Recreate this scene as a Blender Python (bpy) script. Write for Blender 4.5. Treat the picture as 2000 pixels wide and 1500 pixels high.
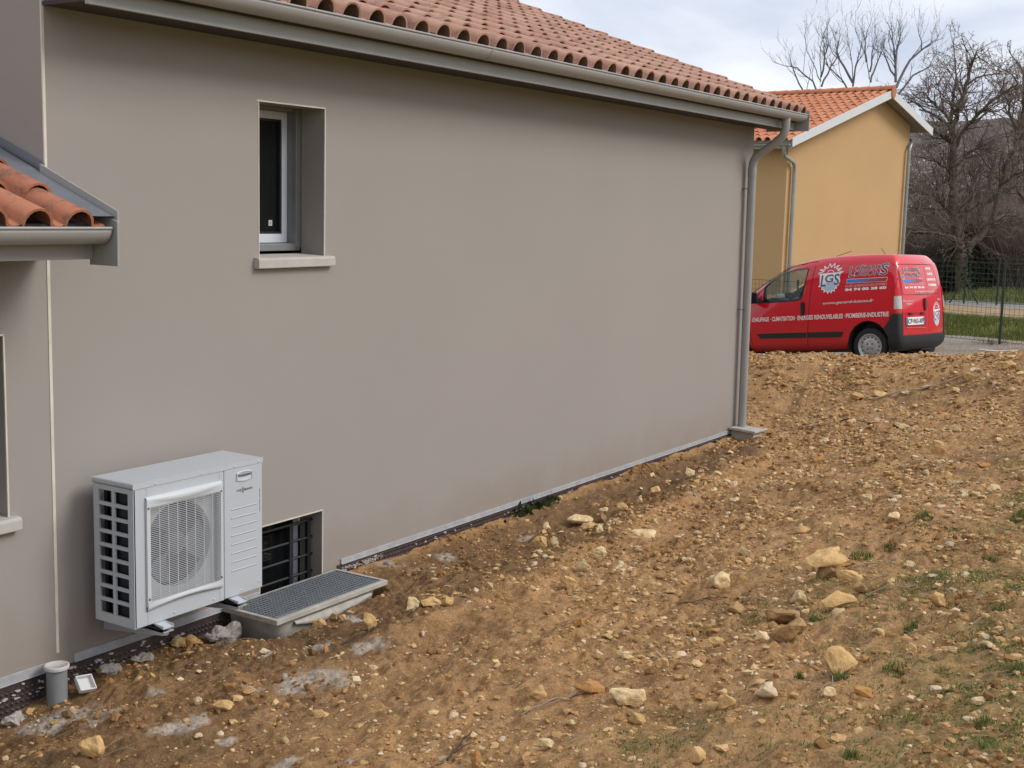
import bpy, bmesh, math, random
import numpy as np
from mathutils import Vector, Matrix, noise as mnoise
from mathutils.bvhtree import BVHTree

for _o in list(bpy.data.objects):
    bpy.data.objects.remove(_o)
SC = bpy.context.scene
COL = SC.collection
rnd = random.Random(7)
RNG = np.random.default_rng(11)
R = math.radians

# ------------------------------------------------------------------ camera
cam_d = bpy.data.cameras.new('camera')
cam = bpy.data.objects.new('camera', cam_d)
COL.objects.link(cam)
SC.camera = cam
cam_d.sensor_fit = 'HORIZONTAL'
cam_d.sensor_width = 36.0
cam_d.lens = 45.02
cam_d.clip_start = 0.05
cam_d.clip_end = 3000
YAW, PITCH, ROLL = R(32.4534), R(7.8617), R(1.4393)
_f = Vector((math.cos(YAW)*math.cos(PITCH), math.sin(YAW)*math.cos(PITCH), -math.sin(PITCH)))
_r = Vector((math.sin(YAW), -math.cos(YAW), 0))
_u = _r.cross(_f)
_r2 = math.cos(ROLL)*_r + math.sin(ROLL)*_u
_u2 = -math.sin(ROLL)*_r + math.cos(ROLL)*_u
_m = Matrix((_r2, _u2, -_f)).transposed().to_4x4()
_m.translation = Vector((0, -6.1, 2.69))
cam.matrix_world = _m

# ------------------------------------------------------------------ world: pale broken overcast over a Nishita sky
SUN_EL, SUN_AZ = R(39), R(-66)          # azimuth measured from +X towards +Y, direction TO the sun
W = bpy.data.worlds.new('World')
SC.world = W
W.use_nodes = True
nt = W.node_tree
nt.nodes.clear()
def wn(t, **kw):
    n = nt.nodes.new(t)
    for k, v in kw.items():
        setattr(n, k, v)
    return n
w_out = wn('ShaderNodeOutputWorld')
sky = wn('ShaderNodeTexSky', sky_type='NISHITA', sun_disc=False)
sky.sun_elevation = SUN_EL
sky.sun_rotation = math.pi/2 - SUN_AZ
sky.dust_density = 2.0
bg_sky = wn('ShaderNodeBackground'); bg_sky.inputs[1].default_value = 0.10
nt.links.new(sky.outputs[0], bg_sky.inputs[0])
tc = wn('ShaderNodeTexCoord')
sep = wn('ShaderNodeSeparateXYZ'); nt.links.new(tc.outputs['Generated'], sep.inputs[0])
zc = wn('ShaderNodeMath', operation='MAXIMUM'); nt.links.new(sep.outputs[2], zc.inputs[0]); zc.inputs[1].default_value = 0.0
za = wn('ShaderNodeMath', operation='ADD'); nt.links.new(zc.outputs[0], za.inputs[0]); za.inputs[1].default_value = 0.16
dx = wn('ShaderNodeMath', operation='DIVIDE'); nt.links.new(sep.outputs[0], dx.inputs[0]); nt.links.new(za.outputs[0], dx.inputs[1])
dy = wn('ShaderNodeMath', operation='DIVIDE'); nt.links.new(sep.outputs[1], dy.inputs[0]); nt.links.new(za.outputs[0], dy.inputs[1])
cv = wn('ShaderNodeCombineXYZ'); nt.links.new(dx.outputs[0], cv.inputs[0]); nt.links.new(dy.outputs[0], cv.inputs[1])
SKY_OFF = (0.0, 0.0, 0.0)
sh_ = wn('ShaderNodeVectorMath', operation='ADD'); nt.links.new(cv.outputs[0], sh_.inputs[0]); sh_.inputs[1].default_value = SKY_OFF
n1 = wn('ShaderNodeTexNoise'); n1.inputs['Scale'].default_value = 0.62; n1.inputs['Detail'].default_value = 7; n1.inputs['Roughness'].default_value = 0.52
n1.inputs['Distortion'].default_value = 0.35
nt.links.new(sh_.outputs[0], n1.inputs['Vector'])
ramp = wn('ShaderNodeValToRGB')
nt.links.new(n1.outputs[0], ramp.inputs[0])
e = ramp.color_ramp.elements
e[0].position = 0.36; e[0].color = (0.43, 0.475, 0.585, 1)
e[1].position = 0.70; e[1].color = (0.90, 0.905, 0.91, 1)
x_ = ramp.color_ramp.elements.new(0.50); x_.color = (0.70, 0.725, 0.775, 1)
bg_cl = wn('ShaderNodeBackground'); bg_cl.inputs[1].default_value = 0.98
nt.links.new(ramp.outputs[0], bg_cl.inputs[0])
mixw = wn('ShaderNodeMixShader'); mixw.inputs[0].default_value = 0.88
nt.links.new(bg_sky.outputs[0], mixw.inputs[1]); nt.links.new(bg_cl.outputs[0], mixw.inputs[2])
nt.links.new(mixw.outputs[0], w_out.inputs[0])

# ------------------------------------------------------------------ sun behind thin cloud: wide, weak, slightly warm
sun_d = bpy.data.lights.new('sun', 'SUN'); sun_d.energy = 1.35; sun_d.angle = R(24); sun_d.color = (1.0, 0.95, 0.87)
sun = bpy.data.objects.new('sun', sun_d); COL.objects.link(sun)
_sd = Vector((math.cos(SUN_EL)*math.cos(SUN_AZ), math.cos(SUN_EL)*math.sin(SUN_AZ), math.sin(SUN_EL)))
sun.rotation_euler = _sd.to_track_quat('Z', 'Y').to_euler()
sun.location = (0, -20, 20)

# ------------------------------------------------------------------ exposure
vs = SC.view_settings
vs.view_transform = 'Standard'; vs.look = 'None'; vs.gamma = 1.0; vs.use_curve_mapping = False
vs.exposure = 0.58
SC.render.engine = 'CYCLES'
SC.cycles.max_bounces = 6
SC.cycles.transparent_max_bounces = 12

# ================================================================== helpers
class MB:
    """collects vertices and faces (world coordinates) and links them as ONE mesh object"""
    def __init__(s): s.v = []; s.f = []; s.sm = []
    def add(s, vs, fs, smooth=False):
        b = len(s.v)
        s.v += [tuple(p) for p in vs]
        s.f += [tuple(b+i for i in q) for q in fs]
        s.sm += [smooth]*len(fs)
        return s
    def box(s, x0, y0, z0, x1, y1, z1):
        return s.add([(x0,y0,z0),(x1,y0,z0),(x1,y1,z0),(x0,y1,z0),(x0,y0,z1),(x1,y0,z1),(x1,y1,z1),(x0,y1,z1)],
                     [(0,3,2,1),(4,5,6,7),(0,1,5,4),(1,2,6,5),(2,3,7,6),(3,0,4,7)])
    def quad(s, a, b, c, d): return s.add([a,b,c,d], [(0,1,2,3)])
    def prism(s, poly, d, smooth=False):
        """poly: list of 3D points, extruded by vector d (caps included)"""
        n = len(poly); d = Vector(d)
        v = [Vector(p) for p in poly]; v2 = [p+d for p in v]
        s.add(v+v2, [tuple(range(n))[::-1], tuple(range(n, 2*n))], False)
        s.add(v+v2, [(i, (i+1) % n, n+(i+1) % n, n+i) for i in range(n)], smooth)
        return s
    def tube(s, pts, r, n=8, caps=True):
        pts = [Vector(p) for p in pts]
        if not isinstance(r, (list, tuple)): r = [r]*len(pts)
        rings = []; prev = None
        for i, p in enumerate(pts):
            t = (pts[min(i+1, len(pts)-1)] - pts[max(i-1, 0)])
            if t.length < 1e-9: t = Vector((0,0,1))
            t.normalize()
            if prev is None:
                a = t.orthogonal().normalized()
            else:
                a = prev - t*prev.dot(t)
                a = a.normalized() if a.length > 1e-6 else t.orthogonal().normalized()
            prev = a; b = t.cross(a)
            rings.append([p + (a*math.cos(2*math.pi*k/n) + b*math.sin(2*math.pi*k/n))*r[i] for k in range(n)])
        v = [q for g in rings for q in g]; f = []
        for i in range(len(pts)-1):
            for k in range(n):
                f.append((i*n+k, i*n+(k+1) % n, (i+1)*n+(k+1) % n, (i+1)*n+k))
        s.add(v, f, True)
        if caps:
            s.add(rings[0], [tuple(range(n))[::-1]]); s.add(rings[-1], [tuple(range(n))])
        return s
    def lathe(s, prof, c, axis='Z', n=24, smooth=True):
        """prof: (radius, height) pairs; closed caps where radius is 0"""
        c = Vector(c); v = []
        for r, h in prof:
            for k in range(n):
                a = 2*math.pi*k/n
                p = (r*math.cos(a), r*math.sin(a), h)
                if axis == 'Y': p = (p[0], p[2], p[1])
                if axis == 'X': p = (p[2], p[0], p[1])
                v.append(c+Vector(p))
        f = []
        for i in range(len(prof)-1):
            for k in range(n):
                f.append((i*n+k, i*n+(k+1) % n, (i+1)*n+(k+1) % n, (i+1)*n+k))
        return s.add(v, f, smooth)
    def build(s, name, mat, parent=None, bevel=0, **props):
        m = bpy.data.meshes.new(name)
        v = s.v
        if parent is not None:
            inv = root_matrix(parent).inverted()
            v = [inv @ Vector(p) for p in v]
        m.from_pydata([tuple(p) for p in v], [], s.f)
        m.polygons.foreach_set('use_smooth', s.sm)
        m.update()
        return link(name, m, mat, parent, bevel, **props)

ROOTM = {}
def root_matrix(o):
    while o.parent is not None: o = o.parent
    return Matrix.LocRotScale(o.location, o.rotation_euler, o.scale)

def link(name, mesh, mat=None, parent=None, bevel=0, **props):
    o = bpy.data.objects.new(name, mesh); COL.objects.link(o)
    if mat is not None and len(mesh.materials) == 0: mesh.materials.append(mat)
    if parent is not None: o.parent = parent
    if bevel:
        b = o.modifiers.new('bevel', 'BEVEL'); b.width = bevel; b.segments = 2; b.limit_method = 'ANGLE'; b.angle_limit = R(40)
        b.harden_normals = False
    for k, val in props.items(): o[k] = val
    return o

def thing(name, label, cat, loc=(0,0,0), rot=(0,0,0), group=None):
    o = bpy.data.objects.new(name, None); COL.objects.link(o)
    o.empty_display_size = 0.2
    o.location = loc; o.rotation_euler = rot
    tag(o, label, cat, group); return o

def tag(o, label, cat, group=None):
    o['label'] = label; o['category'] = cat
    if group: o['group'] = group
    return o

def base_origin(o):
    """move a top-level mesh's origin to the middle of its base"""
    me = o.data
    n = len(me.vertices); a = np.empty(n*3, np.float32); me.vertices.foreach_get('co', a); a = a.reshape(-1, 3)
    c = np.array([(a[:,0].min()+a[:,0].max())/2, (a[:,1].min()+a[:,1].max())/2, a[:,2].min()])
    a -= c.astype(np.float32); me.vertices.foreach_set('co', a.ravel()); me.update()
    o.location = c.tolist(); return o

def np_mesh(name, v, f, smooth=True):
    """v (n,3), f (m,k) arrays"""
    m = bpy.data.meshes.new(name)
    v = np.ascontiguousarray(v, np.float32); f = np.ascontiguousarray(f, np.int32)
    k = f.shape[1]
    m.vertices.add(len(v)); m.vertices.foreach_set('co', v.ravel())
    m.loops.add(f.size); m.loops.foreach_set('vertex_index', f.ravel())
    m.polygons.add(len(f)); m.polygons.foreach_set('loop_start', np.arange(len(f), dtype=np.int32)*k)
    m.polygons.foreach_set('use_smooth', np.full(len(f), smooth))
    m.update(calc_edges=True); m.validate()
    return m

# ================================================================== materials
class NT:
    def __init__(s, name):
        s.m = bpy.data.materials.new(name); s.m.use_nodes = True
        s.t = s.m.node_tree; s.b = s.t.nodes['Principled BSDF']; s.out = s.t.nodes['Material Output']
    def n(s, t, **kw):
        x = s.t.nodes.new(t)
        for k, v in kw.items():
            if k in x.inputs: s.set(x.inputs[k], v)
            else: setattr(x, k, v)
        return x
    def set(s, sock, v):
        if isinstance(v, bpy.types.NodeSocket): s.t.links.new(v, sock)
        else: sock.default_value = v
    def noise(s, scale, detail=4, rough=.55, vec=None, dist=0):
        x = s.n('ShaderNodeTexNoise'); x.inputs['Scale'].default_value = scale; x.inputs['Detail'].default_value = detail
        x.inputs['Roughness'].default_value = rough; x.inputs['Distortion'].default_value = dist
        if vec is not None: s.t.links.new(vec, x.inputs['Vector'])
        return x.outputs[0]
    def ramp(s, fac, stops):
        x = s.n('ShaderNodeValToRGB'); s.t.links.new(fac, x.inputs[0])
        el = x.color_ramp.elements
        el[0].position, el[0].color = stops[0][0], (*stops[0][1], 1)
        el[1].position, el[1].color = stops[-1][0], (*stops[-1][1], 1)
        for p, c in stops[1:-1]:
            q = el.new(p); q.color = (*c, 1)
        return x.outputs[0]
    def framp(s, fac, a, b):
        x = s.n('ShaderNodeMapRange'); s.set(x.inputs['Value'], fac); x.inputs['From Min'].default_value = a; x.inputs['From Max'].default_value = b
        return x.outputs[0]
    def mix(s, fac, a, b, blend='MIX'):
        x = s.n('ShaderNodeMix', data_type='RGBA', blend_type=blend)
        s.set(x.inputs[0], fac)
        for sock, v in ((x.inputs[6], a), (x.inputs[7], b)):
            if isinstance(v, tuple): v = (*v[:3], 1)
            s.set(sock, v)
        return x.outputs[2]
    def math(s, op, a, b=0.):
        x = s.n('ShaderNodeMath', operation=op); s.set(x.inputs[0], a); s.set(x.inputs[1], b); return x.outputs[0]
    def pos(s): return s.n('ShaderNodeNewGeometry').outputs['Position']
    def obj(s): return s.n('ShaderNodeTexCoord').outputs['Object']
    def bump(s, h, strength=.3, dist=.01):
        x = s.n('ShaderNodeBump'); x.inputs['Strength'].default_value = strength; x.inputs['Distance'].default_value = dist
        s.t.links.new(h, x.inputs['Height']); s.t.links.new(x.outputs[0], s.b.inputs['Normal']); return x
    def fin(s, col=None, rough=None, metal=0, spec=None):
        if col is not None:
            if isinstance(col, tuple): col = (*col[:3], 1)
            s.set(s.b.inputs['Base Color'], col)
        if rough is not None: s.set(s.b.inputs['Roughness'], rough)
        s.b.inputs['Metallic'].default_value = metal
        if spec is not None: s.b.inputs['Specular IOR Level'].default_value = spec
        return s.m

def simple(name, col, rough=.6, metal=0, var=.12, scale=6, bump=0, bscale=200, spec=None, coat=0):
    """plain procedural material: a colour with slow and fast noise variation and optional fine bump"""
    k = NT(name); p = k.obj()
    a = tuple(c*(1-var) for c in col); b = tuple(min(1, c*(1+var)) for c in col)
    n = k.noise(scale, 6, .6, p)
    c = k.ramp(n, [(.3, a), (.7, b)])
    if bump: k.bump(k.noise(bscale, 3, .6, p), bump, .004)
    if coat: k.b.inputs['Coat Weight'].default_value = coat; k.b.inputs['Coat Roughness'].default_value = .06
    rr = k.framp(k.noise(scale*3, 4, .6, p), 0, 1); q = k.n('ShaderNodeMapRange')
    k.set(q.inputs['Value'], rr); q.inputs['To Min'].default_value = max(0, rough-.07); q.inputs['To Max'].default_value = min(1, rough+.07)
    return k.fin(c, q.outputs[0], metal, spec)

def s2l(r, g, b):
    f = lambda c: ((c/255+.055)/1.055)**2.4 if c > 10 else c/255/12.92
    return (f(r), f(g), f(b))
#TERRAIN-BEGIN
def _hash(ix, iy, seed):
    h = (ix.astype(np.int64)*374761393 + iy.astype(np.int64)*668265263 + seed*1442695041) & 0xffffffff
    h = ((h ^ (h >> 13))*1274126177) & 0xffffffff
    return ((h ^ (h >> 16)) & 0xffffff)/float(0xffffff)
def vnoise(x, y, seed=0):
    x = np.asarray(x, float); y = np.asarray(y, float)
    ix = np.floor(x); iy = np.floor(y); fx = x-ix; fy = y-iy
    ux = fx*fx*fx*(fx*(fx*6-15)+10); uy = fy*fy*fy*(fy*(fy*6-15)+10)
    a = _hash(ix, iy, seed); b = _hash(ix+1, iy, seed); c = _hash(ix, iy+1, seed); d = _hash(ix+1, iy+1, seed)
    return (a*(1-ux)+b*ux)*(1-uy)+(c*(1-ux)+d*ux)*uy
def fbm(x, y, scale, octv, seed, gain=.5):
    s = 0; a = 1; t = 0
    for k in range(octv):
        s = s + a*(vnoise(x*scale+17.3*k, y*scale-9.1*k, seed+k)-.5); t += a; a *= gain; scale *= 2.03
    return s/t*2
def sstep(a, b, x):
    t = np.clip((x-a)/(b-a), 0, 1); return t*t*(3-2*t)
def foot(x): return np.interp(x, [2.5,3.5,4.28,4.5,4.85,5.4,6.07,7.0,7.3,8,9.9,14.6,16], [-.42,-.35,-.27,-.215,-.18,-.16,-.2,-.12,-.085,-.075,-.06,-.05,-.03])
def hgt_smooth(x, y):
    """dirt bank: trough along the house foot, a low ridge, then a slope rising towards the camera; a spoil crest before the drive"""
    x = np.asarray(x, float); y = np.asarray(y, float)
    d = -y
    rid = np.interp(x, [3,5,8,10,11.6,13.7,15,17], [1.5,1.36,1.42,1.3,1.12,.85,.6,.3])
    f = foot(x)
    w = sstep(0, 1, np.clip(d/np.maximum(rid, .05), 0, 1))
    low = f + (-.035)*np.sin(np.clip(d/rid, 0, 1)*math.pi)
    z = low*(1-w) + (.0)*w - .045*np.exp(-((d-.42*rid)/(.24*rid))**2)*sstep(7.2, 8.2, x)*(1-sstep(13.5, 15, x))
    z = z + .050*np.exp(-((d-rid)/.2)**2)*sstep(4.5, 6.5, x)*(1-sstep(12.5, 14.5, x))
    q = np.maximum(d-rid-.1, 0)
    ris = sstep(14.9, 18.3, x)
    z = z + .215*q*q/(q+.35)*(1-.30*ris)
    z = z + (.60+.09*np.exp(-((y+.5)/1.1)**2)+.055*np.maximum(d-1.6, 0))*ris
    drop = sstep(18.3, 20.0, x)
    z = z*(1-drop) + (-.25)*drop
    return z
def hgt(x, y):
    z = hgt_smooth(x, y)
    x = np.asarray(x, float); y = np.asarray(y, float)
    near = 1-(.75-.45*sstep(7.6, 8.4, x))*sstep(-.5, -.05, y)*(1-sstep(14.9, 15.3, x))
    n = .060*fbm(x, y, .8, 2, 3) + .050*fbm(x, y, 2.4, 2, 9) + .033*fbm(x, y, 6.5, 3, 21)
    c = np.abs(fbm(x, y, 11., 3, 40)); n = n + .034*(c-.25)*(.35+1.3*vnoise(x*1.3, y*1.3, 77))
    n = n + .011*fbm(x, y, 38., 2, 60)
    z = z + n*near
    pit = sstep(5.93, 6.0, x)*(1-sstep(7.16, 7.22, x))*sstep(-.50, -.44, y)      # inside the light well
    z = z*(1-pit) + (-.75)*pit
    ins = sstep(.03, .08, y)*(1-sstep(14.86, 14.93, x))                          # under the house
    return z*(1-ins) + (-.9)*ins
#TERRAIN-END
STONES = [
    (7.591, -3.642, 0.185, 0.121, 4, 0, 'brown stone block under a flat tan slab near a grass tuft'),
    (6.944, -3.931, 0.191, 0.099, 0, 0, 'thick tan stone with a shaded front, just downhill of the propped slab'),
    (7.436, -3.826, 0.142, 0.062, 0, 0, 'small knobbly tan stone in front of the propped slab'),
    (7.291, -3.938, 0.091, 0.051, 4, 0, 'rounded brown stone beside the knobbly one by the propped slab'),
    (7.981, -3.418, 0.067, 0.074, 4, 0, 'small brown stone touching the left of the propped slab'),
    (7.689, -2.88, 0.169, 0.095, 1, 0, 'smooth pale cream stone lying alone on bare soil uphill of the slab'),
    (7.072, -3.638, 0.135, 0.075, 1, 0, 'pale angular stone with a notched edge beside the big slab'),
    (6.65, -3.695, 0.217, 0.109, 4, 1, 'flat brown slab half sunk in the soil, earth on its top'),
    (6.207, -3.9, 0.176, 0.112, 4, 0, 'saddle-shaped brown stone standing on edge against the sunken slab'),
    (6.873, -3.333, 0.127, 0.06, 4, 1, 'low reddish brown stone beside a soil hump'),
    (6.07, -3.804, 0.079, 0.053, 1, 0, 'small pale rounded stone below the saddle-shaped one'),
    (6.225, -3.498, 0.116, 0.05, 0, 1, 'small flat tan stone left of the saddle-shaped stone'),
    (5.643, -4.346, 0.181, 0.124, 0, 0, 'large buff stone with a green sprout at its foot'),
    (5.312, -4.143, 0.162, 0.065, 2, 1, 'whitish flat stone, the palest of the larger stones'),
    (5.186, -3.988, 0.083, 0.062, 0, 0, 'cube-like tan stone left of the whitish flat stone'),
    (5.384, -4.396, 0.061, 0.05, 1, 0, 'small tan stone just in front of the large buff stone'),
    (5.215, -3.484, 0.165, 0.092, 1, 0, 'cream stone with a stepped notched top near dry twigs'),
    (5.053, -3.613, 0.08, 0.052, 0, 0, 'tan stone lying right in front of the notched cream stone'),
    (5.197, -2.997, 0.096, 0.071, 0, 0, 'blocky orange tan stone in the middle of the foreground'),
    (5.263, -3.241, 0.14, 0.065, 3, 1, 'flat orange stone half buried left of the notched cream stone'),
    (4.559, -4.132, 0.078, 0.066, 0, 0, 'tan slanted stone at the bottom edge beside dark clods'),
    (4.576, -3.41, 0.067, 0.054, 1, 1, 'long pale chip lying at the bottom edge'),
    (6.973, -4.457, 0.095, 0.075, 0, 0, 'pointed tan stone standing on the weedy slope'),
    (6.138, -4.543, 0.06, 0.05, 0, 0, 'small angular tan stone amid weeds'),
    (6.47, -2.509, 0.086, 0.08, 3, 0, 'rounded orange stone alone on smooth soil'),
    (7.597, -1.795, 0.108, 0.108, 0, 0, 'upright pyramid-like stone on the ridge of soil'),
    (7.991, -1.683, 0.12, 0.083, 1, 0, 'pale hollow-sided stone on the ridge of soil'),
    (8.323, -2.36, 0.126, 0.067, 1, 1, 'pale wedge-shaped stone on the open slope'),
    (8.588, -0.955, 0.132, 0.082, 0, 0, 'tan stone in the trough, next to a white one'),
    (8.675, -1.022, 0.074, 0.082, 1, 0, 'upright whitish stone in the trough next to a tan one'),
    (9.489, -0.461, 0.09, 0.068, 1, 0, 'small cream stone between the house foot and the trough'),
    (9.822, -0.636, 0.248, 0.101, 1, 1, 'long curved pale stone in the trough'),
    (9.691, -0.894, 0.108, 0.09, 4, 0, 'forked brown stone touching the long curved pale stone'),
    (9.313, -0.986, 0.156, 0.061, 0, 1, 'half buried tan stone below the long curved pale one'),
    (9.191, -1.151, 0.077, 0.068, 1, 0, 'small pale cube below the long curved stone'),
    (8.422, -1.564, 0.118, 0.086, 1, 0, 'whitish tan stone on the crest of the soil ridge'),
    (11.563, -0.88, 0.102, 0.102, 1, 0, 'lower stone of an upright pair in the trough near the house corner'),
    (10.905, -0.825, 0.108, 0.088, 0, 0, 'square tan stone in the trough'),
    (10.205, -0.835, 0.103, 0.084, 0, 0, 'tan stone in the trough right of the long curved one'),
    (10.588, -0.833, 0.077, 0.067, 1, 0, 'small pale stone left of the square one in the trough'),
    (9.21, -1.569, 0.209, 0.059, 1, 1, 'flat pale slab lying along the soil ridge'),
    (5.483, -4.892, 0.066, 0.031, 0, 1, 'flat orange tan stone at the lower right among weeds'),
    (4.89, -4.598, 0.07, 0.035, 0, 1, 'low tan stone below the large buff one'),
    (6.505, -1.226, 0.094, 0.087, 1, 0, 'pale conical stone at the foot of the soil ridge'),
    (6.611, -1.301, 0.155, 0.054, 0, 1, 'long low stone beside the pale conical one'),
    (6.679, -1.393, 0.095, 0.054, 0, 0, 'blunt tan stone ending a row of three at the ridge'),
    (6.1, -1.184, 0.11, 0.097, 0, 0, 'rounded block with a ringed face right of the light well'),
    (6.244, -0.656, 0.095, 0.068, 0, 0, 'split tan stone at the foot of the light well'),
    (6.343, -0.709, 0.068, 0.058, 4, 0, 'brown stone against the light well front'),
    (6.379, -0.758, 0.068, 0.051, 0, 0, 'tan stone against the light well front'),
    (5.775, -1.124, 0.034, 0.047, 3, 0, 'small upright orange chip below the light well'),
    (3.874, -1.298, 0.138, 0.089, 0, 0, 'tan wedge-shaped stone at the lower left edge'),
    (4.699, -1.324, 0.126, 0.055, 0, 1, 'long pale tan stone in the lower left'),
    (4.735, -1.11, 0.05, 0.045, 1, 0, 'small pinkish stone above the long pale tan one'),
    (4.833, -1.882, 0.101, 0.035, 0, 1, 'thin flat orange tan stone in the middle foreground'),
    (5.57, -0.151, 0.053, 0.072, 3, 0, 'orange stone leaning below the heat pump'),
    (16.356, -1.028, 0.227, 0.1, 0, 1, 'long tan stone with a twig beside it on the far soil'),
    (15.881, -0.653, 0.106, 0.059, 1, 1, 'pale chip on the far soil below the van'),
    (16.795, -0.629, 0.104, 0.097, 0, 0, 'small round stone on the spoil bank below the van wheel'),
    (13.138, -2.894, 0.135, 0.135, 0, 0, 'triangular tan stone on the far right slope'),
    (11.8, -3.139, 0.085, 0.056, 2, 0, 'white knobbly stone on the right slope'),
    (11.305, -2.687, 0.06, 0.046, 2, 0, 'bright white chip on the open slope'),
    (9.726, -3.44, 0.126, 0.063, 1, 0, 'pale stone above a grass tuft on the slope'),
    (9.195, -2.9, 0.132, 0.054, 0, 1, 'wide flat tan stone on the open slope'),
    (12.323, -3.532, 0.134, 0.062, 3, 1, 'flat orange brown stone on the far right slope'),
    (16.446, -1.632, 0.118, 0.059, 1, 1, 'small pale stone right of the twig on the far soil'),
    (16.44, -1.32, 0.199, 0.073, 0, 1, 'flat tan stone behind the twig on the far soil'),
    (16.664, -2.349, 0.233, 0.104, 0, 1, 'large tan stone at the end of a dug groove'),
    (16.421, -2.261, 0.116, 0.058, 1, 1, 'pale stone in front of the large one by the groove'),
    (17.074, -2.746, 0.183, 0.098, 0, 0, 'tan block on the crest at the right edge'),
    (14.937, -2.031, 0.204, 0.054, 1, 1, 'thin pale slab on the far slope'),
    (13.55, -1.559, 0.079, 0.068, 4, 0, 'dark hollow stone in the middle distance'),
    (13.1, -1.098, 0.089, 0.067, 0, 0, 'tan stone near the drain box'),
    (12.425, -0.866, 0.087, 0.065, 1, 0, 'cream stone near the house corner'),
    (15.15, -0.329, 0.103, 0.058, 3, 0, 'rusty red stone beside the concrete drain box'),
    (4.344, -3.199, 0.048, 0.088, 3, 0, 'narrow orange stone on edge at the bottom of the picture'),
    (5.694, -3.444, 0.052, 0.041, 0, 0, 'small tan cube in the middle of the slope'),
    (5.743, -2.387, 0.051, 0.034, 1, 0, 'small cream cube on smooth soil in mid foreground'),
]
DUST = [(4.435, -0.396, 0.171), (4.441, -0.688, 0.125), (4.289, -0.276, 0.099), (4.44, -1.266, 0.133), (4.58, -1.269, 0.081), (5.322, -1.493, 0.174), (5.178, -1.467, 0.129), (5.308, -1.692, 0.114), (4.989, -1.26, 0.08), (7.686, -0.119, 0.12), (7.684, -0.379, 0.079), (6.535, -0.758, 0.139), (5.815, -1.022, 0.095), (4.77, -0.723, 0.052), (5.495, -0.897, 0.077), (4.248, -2.576, 0.051), (4.247, -2.191, 0.072), (8.182, -0.303, 0.091), (10.89, -1.205, 0.096), (4.427, -1.628, 0.052), (7.476, 1.355, 0.171), (9.161, -0.469, 0.097), (5.892, -1.365, 0.109)]
SOFT = [(7.183, -2.731, 0.39), (6.514, -2.189, 0.346), (5.746, -2.15, 0.261), (5.013, -4.889, 0.245)]
TUFTS = [(8.402, -3.592, 0.09), (8.699, -3.705, 0.05), (9.634, -3.682, 0.085), (8.158, -4.474, 0.051), (5.592, -4.37, 0.047), (5.708, -4.578, 0.056), (5.074, -5.111, 0.048), (6.949, -4.774, 0.06), (5.489, -4.895, 0.04), (9.656, -4.347, 0.089), (6.732, -3.849, 0.028), (6.568, -4.424, 0.043), (7.285, -4.77, 0.051), (5.62, -4.165, 0.024), (4.799, -5.18, 0.05), (4.586, -4.739, 0.035), (7.635, -4.283, 0.043), (5.865, -5.086, 0.046)]
TW = [(5.868, -1.175, 0.0), (5.634, -1.478, 0.0), (8.933, 2.091, 0.0), (16.349, -1.144, 0.0), (16.2, -1.835, 0.0), (8.007, -3.573, 0.0), (7.54, -3.918, 0.0), (5.443, -4.265, 0.0), (5.781, -4.183, 0.0), (5.119, -4.357, 0.0), (5.312, -3.242, 0.0), (5.514, -3.363, 0.0), (5.059, -3.825, 0.0), (15.385, -0.614, 0.0), (15.398, -1.196, 0.0), (15.706, -0.962, 0.0), (14.437, -1.543, 0.0), (4.464, -3.123, 0.0), (4.597, -3.088, 0.0), (7.238, -2.668, 0.0)]
# ================================================================== THE SETTING: dirt bank
def axis(a, b, pts):
    """grid lines from a to b; pts = [(pos, step)...] step interpolated"""
    out = [a]; P = [p for p, _ in pts]; Q = [q for _, q in pts]
    while out[-1] < b: out.append(out[-1]+float(np.interp(out[-1], P, Q)))
    return np.array(out)
gx = axis(1.8, 20.2, [(2, .05), (3.4, .02), (4.2, .0125), (7, .015), (10, .024), (15, .045), (20, .07)])
gy = axis(-7.0, 3.4, [(-7, .10), (-6, .03), (-5.4, .0155), (-.7, .0135), (-.05, .012), (.1, .06), (1, .06), (3, .08)])
GX, GY = np.meshgrid(gx, gy, indexing='ij')
GZ = hgt(GX, GY)
nx, ny = GX.shape
vid = np.arange(nx*ny).reshape(nx, ny)
quads = np.stack([vid[:-1,:-1], vid[1:,:-1], vid[1:,1:], vid[:-1,1:]], -1).reshape(-1, 4)
me = np_mesh('dirt_ground', np.stack([GX, GY, GZ], -1).reshape(-1, 3), quads, True)
FX, FY = GX.ravel(), GY.ravel()
rid_ = np.interp(FX, [3,5,8,10,11.6,13.7,15,17], [1.5,1.36,1.42,1.3,1.12,.85,.6,.3])
moist = sstep(.02, .2, -FY)*(1-sstep(-.24, .04, -FY-rid_+.20*fbm(FX, FY, 3, 3, 5)))*(.80+.20*sstep(-.3, .4, fbm(FX, FY, 1.3, 3, 88)))*sstep(3.6, 6.2, FX+.5*fbm(FX, FY, 2, 2, 4))*(1-sstep(14.2, 15.5, FX))
moist = np.maximum(moist, .45*sstep(.25, .6, fbm(FX, FY, 1.1, 4, 300))*(FY < -1.5))
moist = np.maximum(moist, (.55+.45*sstep(-.3, .3, fbm(FX, FY, 1.9, 4, 310)))*sstep(2.6, 1.2, -FY)*(1-sstep(5.6, 7.4, FX)))
dust = np.zeros_like(FX)
for (x, y, r) in DUST:
    if y > -.03: continue
    q = np.sqrt((FX-x)**2+(FY-y)**2)/r + .55*fbm(FX, FY, 9, 4, int(x*100))
    dust = np.maximum(dust, 1-sstep(.45, 1.25, q))
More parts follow.
